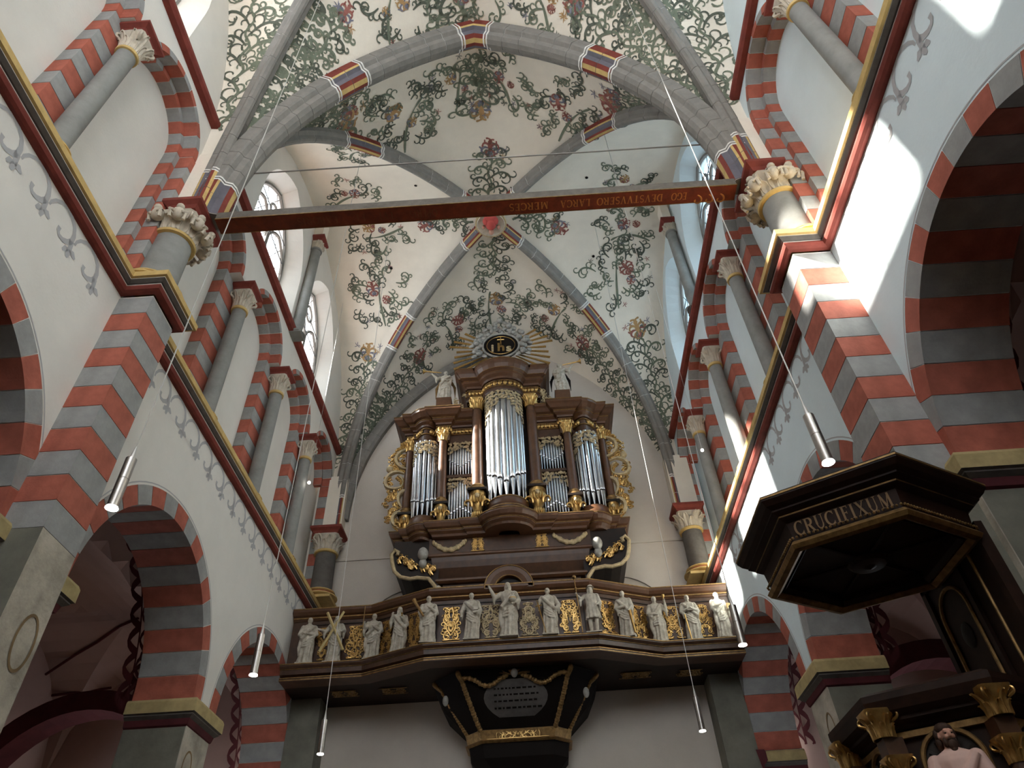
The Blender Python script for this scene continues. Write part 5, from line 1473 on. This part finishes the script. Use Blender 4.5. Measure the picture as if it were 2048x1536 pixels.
# basket
bas = thing('pulpit', 'dark hexagonal wooden pulpit with gilt leaf capitals and arched niches', 'pulpit', (PX, PY - .08, 0))
H7 = hexa(.56, 0, 0)
mb = MB(); mb.sweep(H7, [(-.08, 1.5), (0, 1.5), (0, 2.95), (-.08, 2.95)], closed=True, side=1); mb.lathe([(.1, .0), (.16, .8), (.5, 1.5)], n=12); mb.build('body', PULW, bas)
mb = MB(); mb.sweep(H7, [(-.05, 2.91), (.02, 2.91), (.04, 2.93), (.09, 2.95), (.09, 2.97), (.14, 3.0), (.16, 3.06), (.16, 3.10), (.10, 3.13), (-.08, 3.13)], closed=True, side=1); mb.build('cornice', PULW, bas)
mb = MB(); mb.sweep(H7, [(0, 2.86), (.03, 2.86), (.03, 2.895), (0, 2.90)], closed=True, side=1); mb.build('gilt_band', GOLD_D, bas)
mb = MB(); mb.sweep(H7, [(0, 1.7), (.12, 1.7), (.14, 1.78), (.04, 1.84), (0, 1.85)], closed=True, side=1); mb.build('base_moulding', PULW, bas)
for q in range(6):
    x, y = H7[q]; k = (.56 + .06) / .56; cx_, cy_ = x * k, y * k
    mb = MB(); mb.lathe([(.055, 1.86), (.05, 2.62)], (cx_, cy_, 0), 14); cc = mb.build('corner_column', WOOD, bas, True)
    mb = MB(); leaf_capital(mb, .05, .085, .14, 2, 8, q); mb.build('capital', GOLD, cc, True, loc=(cx_, cy_, 2.62))
    mb = MB(); mb.box(cx_ - .06, cx_ + .06, cy_ - .06, cy_ + .06, 2.76, 2.86); mb.build('entablature_block', WOOD, cc)
    mb = MB(); leaf_capital(mb, .062, .10, .16, 2, 7, q + 9); mb.build('leaf_bracket', GOLD, cc, True, loc=(cx_ * 1.06, cy_ * 1.06, 2.86))
for q in (1, 2, 3):
    a, b = Vector(H7[q]), Vector(H7[(q + 1) % 6])
    M = facet(a, b, 0, .0)
    tr = lambda u, v, h: tuple(M @ Vector((u, v, h)))
    mb = MB(); out = [(-.17, 1.95)] + [(.17 * math.cos(PI - PI * k / 16), 2.70 + .17 * math.sin(PI * k / 16)) for k in range(17)] + [(.17, 1.95)]
    mb.tube([tr(u, v, .02) for u, v in out], .016, 6); mb.build('niche_frame', GOLD_D, bas, True)
    mb = MB(); mb.poly([tr(u, v, .004) for u, v in out]); mb.build('niche_field', DARKF, bas)
    mb = MB()
    for k in range(7):
        a_ = PI * (k + .5) / 7; mb.tube([tr(.04 * math.cos(a_), 2.66 + .04 * math.sin(a_), .012), tr(.15 * math.cos(a_), 2.66 + .165 * math.sin(a_), .02)], [.006, .016], 5)
    mb.build('niche_shell', DARKF, bas, True)
a, b = Vector(H7[2]), Vector(H7[3]); M = facet(a, b, 0, .06)
ev = thing('niche_statue', 'small painted bearded statue in a pale robe holding a book in the pulpit niche', 'statue', (PX + M[0][3], PY - .08 + M[1][3], 1.94))
ev.rotation_euler = (0, 0, math.atan2(M[1][0], M[0][0]))
EH = .95
mb = MB(); figure(mb, EH, ((-.16, -.05, .64), (-.02, -.16, .60)), ((.16, -.05, .64), (.10, -.15, .56)), headturn=.45, seed=3, beard=False)
hc = Vector((.02 * math.sin(2.8), -.012, .925)) * EH; HR = Matrix.Rotation(.45, 3, 'Z')
def hb(m_, x, y, z, rx, ry, rz): m_.blob(hc + HR @ (Vector((x, y, z)) * EH), rx * EH, ry * EH, rz * EH, 10, rot=HR)
for sg in (-1, 1):
    hb(mb, sg * .020, -.044, -.014, .012, .012, .012); hb(mb, sg * .017, -.050, .020, .015, .008, .006)       # cheeks, brows
hb(mb, 0, -.060, -.006, .009, .013, .016); hb(mb, 0, -.046, -.034, .014, .010, .006)
o = remeshed(mb, 'figure', ROBEP, .0058, ev, 1)
o.data.materials.append(SKIN)
for p in o.data.polygons:
    if p.center.z > EH * .850: p.material_index = 1
HAIR = mat('brown_hair', (74, 52, 40), .7, var=.25, scale=60)
mb = MB(); hb(mb, 0, .008, .040, .054, .057, .042); rg = random.Random(2)
for q in range(26):
    a = PI * (.02 + .96 * q / 25); hb(mb, .052 * math.cos(a), .012 + .05 * math.sin(a), rg.uniform(-.06, .02), .018, .018, .032)
mb.build('hair', HAIR, ev, True)
mb = MB(); hb(mb, 0, -.040, -.058, .030, .024, .034); hb(mb, 0, -.040, -.084, .020, .018, .030)
for sg in (-1, 1): hb(mb, sg * .030, -.022, -.042, .014, .022, .030); hb(mb, sg * .012, -.052, -.030, .013, .007, .006); hb(mb, sg * .010, -.038, -.105, .010, .012, .022)
mb.build('beard', HAIR, ev, True)
mb = MB()
for sg in (-1, 1): hb(mb, sg * .018, -.049, .006, .008, .006, .005)
mb.build('eyes', BLACK, ev, True)
mb = MB(); mb.box(-.04, .11, -.18, -.13, .50, .60); mb.build('book', mat('red_book', (96, 40, 32), .6), ev)
mb = MB(); mb.box(-.1, .1, -.09, .05, -.1, .0); mb.build('plinth', PULW, ev)
# ================================================================= PAINTED FOLIAGE ON THE VAULT
PM = [PGREEN, PDARK, PRED, PBLUE, POCH]
def frame(anchor, toward):
    A = Vector(anchor); loc, nr, _, _ = VBVH.find_nearest(A)
    N = nr if nr.z < 0 else -nr
    e1 = Vector(toward) - A; e1 -= N * e1.dot(N); e1.normalize(); e2 = N.cross(e1)
    return A, e1, e2, N
def paint(strokes, F):
    A, e1, e2, N = F
    def pr(p):
        q = A + e1 * p[0] + e2 * p[1]
        h = VBVH.ray_cast(q + N * .9, -N, 2.4)
        if not h[0]: return None
        nn = h[1] if h[1].dot(N) > 0 else -h[1]
        return h[0] + nn * .008
    mb = MB()
    for pts, ws, c in strokes: ribbon3(mb, pts, ws, pr, c)
    if mb.f:
        o = mb.build('painted_foliage', PM, ceiling, merge=False); o['kind'] = 'stuff'
def flower(out, c, ang, r, rg):
    lobes(out, c, ang, r * .8, rg.choice((2, 2, 4)), rg.choice((3, 3, 2)), rg)
rgp = random.Random(17)
WV = .054
VN = [
 ([(-4.5, 6.45, 13.2), (-4.42, 6.9, 15.2), (-4.09, 7.35, 16.4), (-3.35, 6.95, 16.24)], .50, 'fl'),
 ([(-4.42, 6.28, 13.6), (-3.95, 6.55, 15.1), (-3.25, 6.7, 16.1)], .42, 'fl'),
 ([(-4.07, 6.4, 15.2), (-2.94, 6.2, 16.3)], .35, ''),
 ([(3.66, 6.3, 13.3), (3.45, 6.75, 15.2), (3.1, 7.35, 16.6), (2.43, 7.05, 16.22)], .50, 'fl'),
 ([(3.6, 6.25, 13.6), (3.0, 6.5, 15.3), (2.4, 6.7, 16.0)], .42, 'fl'),
 ([(3.71, 5.7, 12.82), (3.23, 5.6, 14.23), (2.43, 5.5, 15.67), (1.64, 5.1, 16.64)], .48, 'fl'),
 ([(2.9, 5.1, 15.3), (2.3, 4.7, 16.3)], .34, ''),
 ([(-4.88, 5.55, 13.3), (-4.77, 5.1, 14.96), (-4.64, 4.6, 15.8), (-4.44, 4.0, 16.46), (-4.2, 3.2, 17.0)], .66, ''),
 ([(-4.35, 5.2, 14.73), (-3.87, 4.7, 15.71), (-3.5, 4.2, 16.3)], .36, 'fl'),
 ([(3.98, 5.55, 13.2), (3.9, 5.2, 14.5), (3.75, 4.7, 15.5), (3.5, 4.0, 16.2), (3.2, 3.2, 16.8)], .66, ''),
 ([(3.5, 5.0, 15.0), (3.13, 4.5, 15.9), (2.7, 3.9, 16.5)], .36, ''),
 ([(-4.5, 5.75, 13.4), (-4.16, 5.7, 14.37), (-3.61, 5.5, 15.32), (-2.93, 4.95, 16.41)], .36, 'fl'),
 ([(-.36, 5.5, 17.64), (-.30, 4.7, 17.7), (-.28, 4.0, 17.75)], .85, ''),
 ([(-4.7, 14.9, 12.9), (-4.6, 14.8, 14.1), (-4.45, 14.5, 15.2), (-4.25, 13.9, 16.2)], .5, 'fl'),
 ([(4.0, 14.95, 12.9), (3.95, 14.8, 14.2), (3.81, 14.31, 15.55), (3.55, 13.7, 16.27)], .52, 'fl'),
 ([(-4.45, 14.95, 13.2), (-3.85, 15.0, 14.81), (-3.3, 14.75, 15.8), (-2.8, 14.4, 16.4)], .42, 'fl'),
 ([(3.55, 14.95, 13.2), (2.95, 15.0, 14.81), (2.45, 14.6, 15.8), (1.95, 14.3, 16.4)], .42, 'fl'),
 ([(-.40, 10.1, 17.7), (-.36, 9.3, 17.75), (-.30, 8.7, 17.76)], .50, 'fl'),
 ([(-.42, 11.15, 17.69), (-.43, 11.9, 17.72), (-.44, 12.6, 17.72)], .48, ''),
 ([(-.36, 6.25, 17.67), (-.42, 6.85, 17.75), (-.44, 7.7, 17.78)], .5, 'fl'),
 ([(-.9, 10.75, 17.71), (-1.64, 10.6, 17.8), (-2.2, 10.85, 17.82)], .42, 'fl'),
 ([(.15, 10.75, 17.68), (.9, 10.7, 17.7), (1.4, 11.1, 17.67)], .45, 'fl'),
]
BU = [((-1.0, 6.9, 17.6), (-.8, 6.1, 17.6), .55), ((.2, 6.9, 17.6), (.0, 6.1, 17.6), .55), ((-.36, 5.0, 17.7), (-.36, 4.4, 17.7), .8), ((-2.26, 7.35, 17.04), (-2.1, 6.39, 16.89), .85), ((1.48, 7.4, 16.99), (1.51, 6.57, 16.74), .82), ((-3.6, 11.0, 17.88), (-4.34, 11.17, 17.83), .66), ((-3.8, 12.7, 17.34), (-3.85, 11.8, 17.74), .8),
 ((-3.95, 9.85, 17.83), (-3.4, 9.65, 17.8), .55), ((3.25, 11.1, 17.54), (2.7, 10.77, 17.62), .66), ((3.05, 12.5, 17.26), (2.9, 11.54, 17.54), .82), ((3.15, 9.7, 17.52), (2.5, 9.68, 17.58), .52),
 ((-1.81, 13.94, 17.17), (-1.78, 12.95, 17.37), .72), ((-.50, 13.6, 17.62), (-.46, 12.7, 17.71), .85), ((1.15, 13.7, 17.07), (1.15, 12.75, 17.26), .75),
 ((-1.92, 5.1, 17.06), (-1.75, 4.6, 17.26), .62), ((1.15, 5.1, 16.9), (1.2, 4.7, 17.02), .6), ((-1.3, 4.4, 17.4), (-1.25, 4.0, 17.44), .5), ((.6, 4.4, 17.4), (.6, 4.0, 17.44), .5), ((-2.3, 3.8, 17.2), (-2.2, 3.3, 17.3), .6),
 ((-3.6, 8.3, 17.14), (-3.43, 7.7, 16.6), .30), ((-2.73, 14.3, 16.54), (-2.58, 13.61, 16.88), .42), ((2.0, 14.3, 16.35), (1.9, 13.72, 16.6), .42)]
for path, amp, t in VN:
    F = frame(path[(len(path) - 1) // 2], path[-1]); A, e1, e2, N = F
    P2 = [((Vector(p) - A).dot(e1), (Vector(p) - A).dot(e2)) for p in path]
    st = vine(P2, amp, WV, rgp)
    if t == 'fl':
        a = math.atan2(P2[-1][1] - P2[-2][1], P2[-1][0] - P2[-2][0])
        flower(st, P2[-1], a, amp * .85, rgp)
        for k in range(4): petals(st, (P2[-1][0] + rgp.uniform(-.6, .6) * amp, P2[-1][1] + rgp.uniform(-.8, .8) * amp), rgp.uniform(0, 6), .10, 5, rgp.choice((2, 3, 4)), w=.7, rg=rgp)
    paint(st, F)
for c, u, r in BU:
    F = frame(c, u); st = []
    r *= 1.06
    pts, ws = spiral((-r * 1.1, rgp.uniform(-.15, .15)), rgp.uniform(-.3, .3), r * 1.6, rgp.uniform(-1.4, 1.4), 16, WV * 1.2); st.append((pts, ws, 0))
    n_ = max(7, int(21 * r * r))
    for k in range(n_):
        a = 2.4 * k; rr = r * .85 * math.sqrt((k + .5) / n_)
        leafy(st, (rr * math.cos(a), rr * math.sin(a)), a + rgp.uniform(-.9, .9), rgp.uniform(.66, .98) * (.7 + .3 * r), rgp.choice((-1, 1)), WV * .95, rgp.choice((0, 1)), 1, rgp)
    if r > .45:
        flower(st, (r * .15, r * rgp.uniform(-.3, .3)), rgp.uniform(0, 6), r * .42, rgp)
        flower(st, (r * -.25, r * rgp.uniform(-.6, .6)), rgp.uniform(0, 6), r * .26, rgp)
    for k in range(int(7 * r)): 
        a = rgp.uniform(0, 6.28); petals(st, (r * 1.02 * math.cos(a), r * 1.02 * math.sin(a)), a, .09, 5, rgp.choice((1, 2, 3)), w=.7, rg=rgp)
    paint(st, F)
for p in ((-2.3, 9.6, 17.5), (-3.35, 12.05, 17.6), (2.1, 9.6, 17.5), (2.35, 12.0, 17.5)):     # small rope holes in the vault
    A, e1, e2, N = frame(p, (p[0], p[1] + 1, p[2]))
    h = VBVH.ray_cast(A + N * .5, -N)
    if h[0]:
        mb = MB(); mb.poly([h[0] + N * .012 + (e1 * math.cos(k * PI / 6) + e2 * math.sin(k * PI / 6)) * .04 for k in range(12)]); mb.build('rope_hole', BLACK, ceiling)
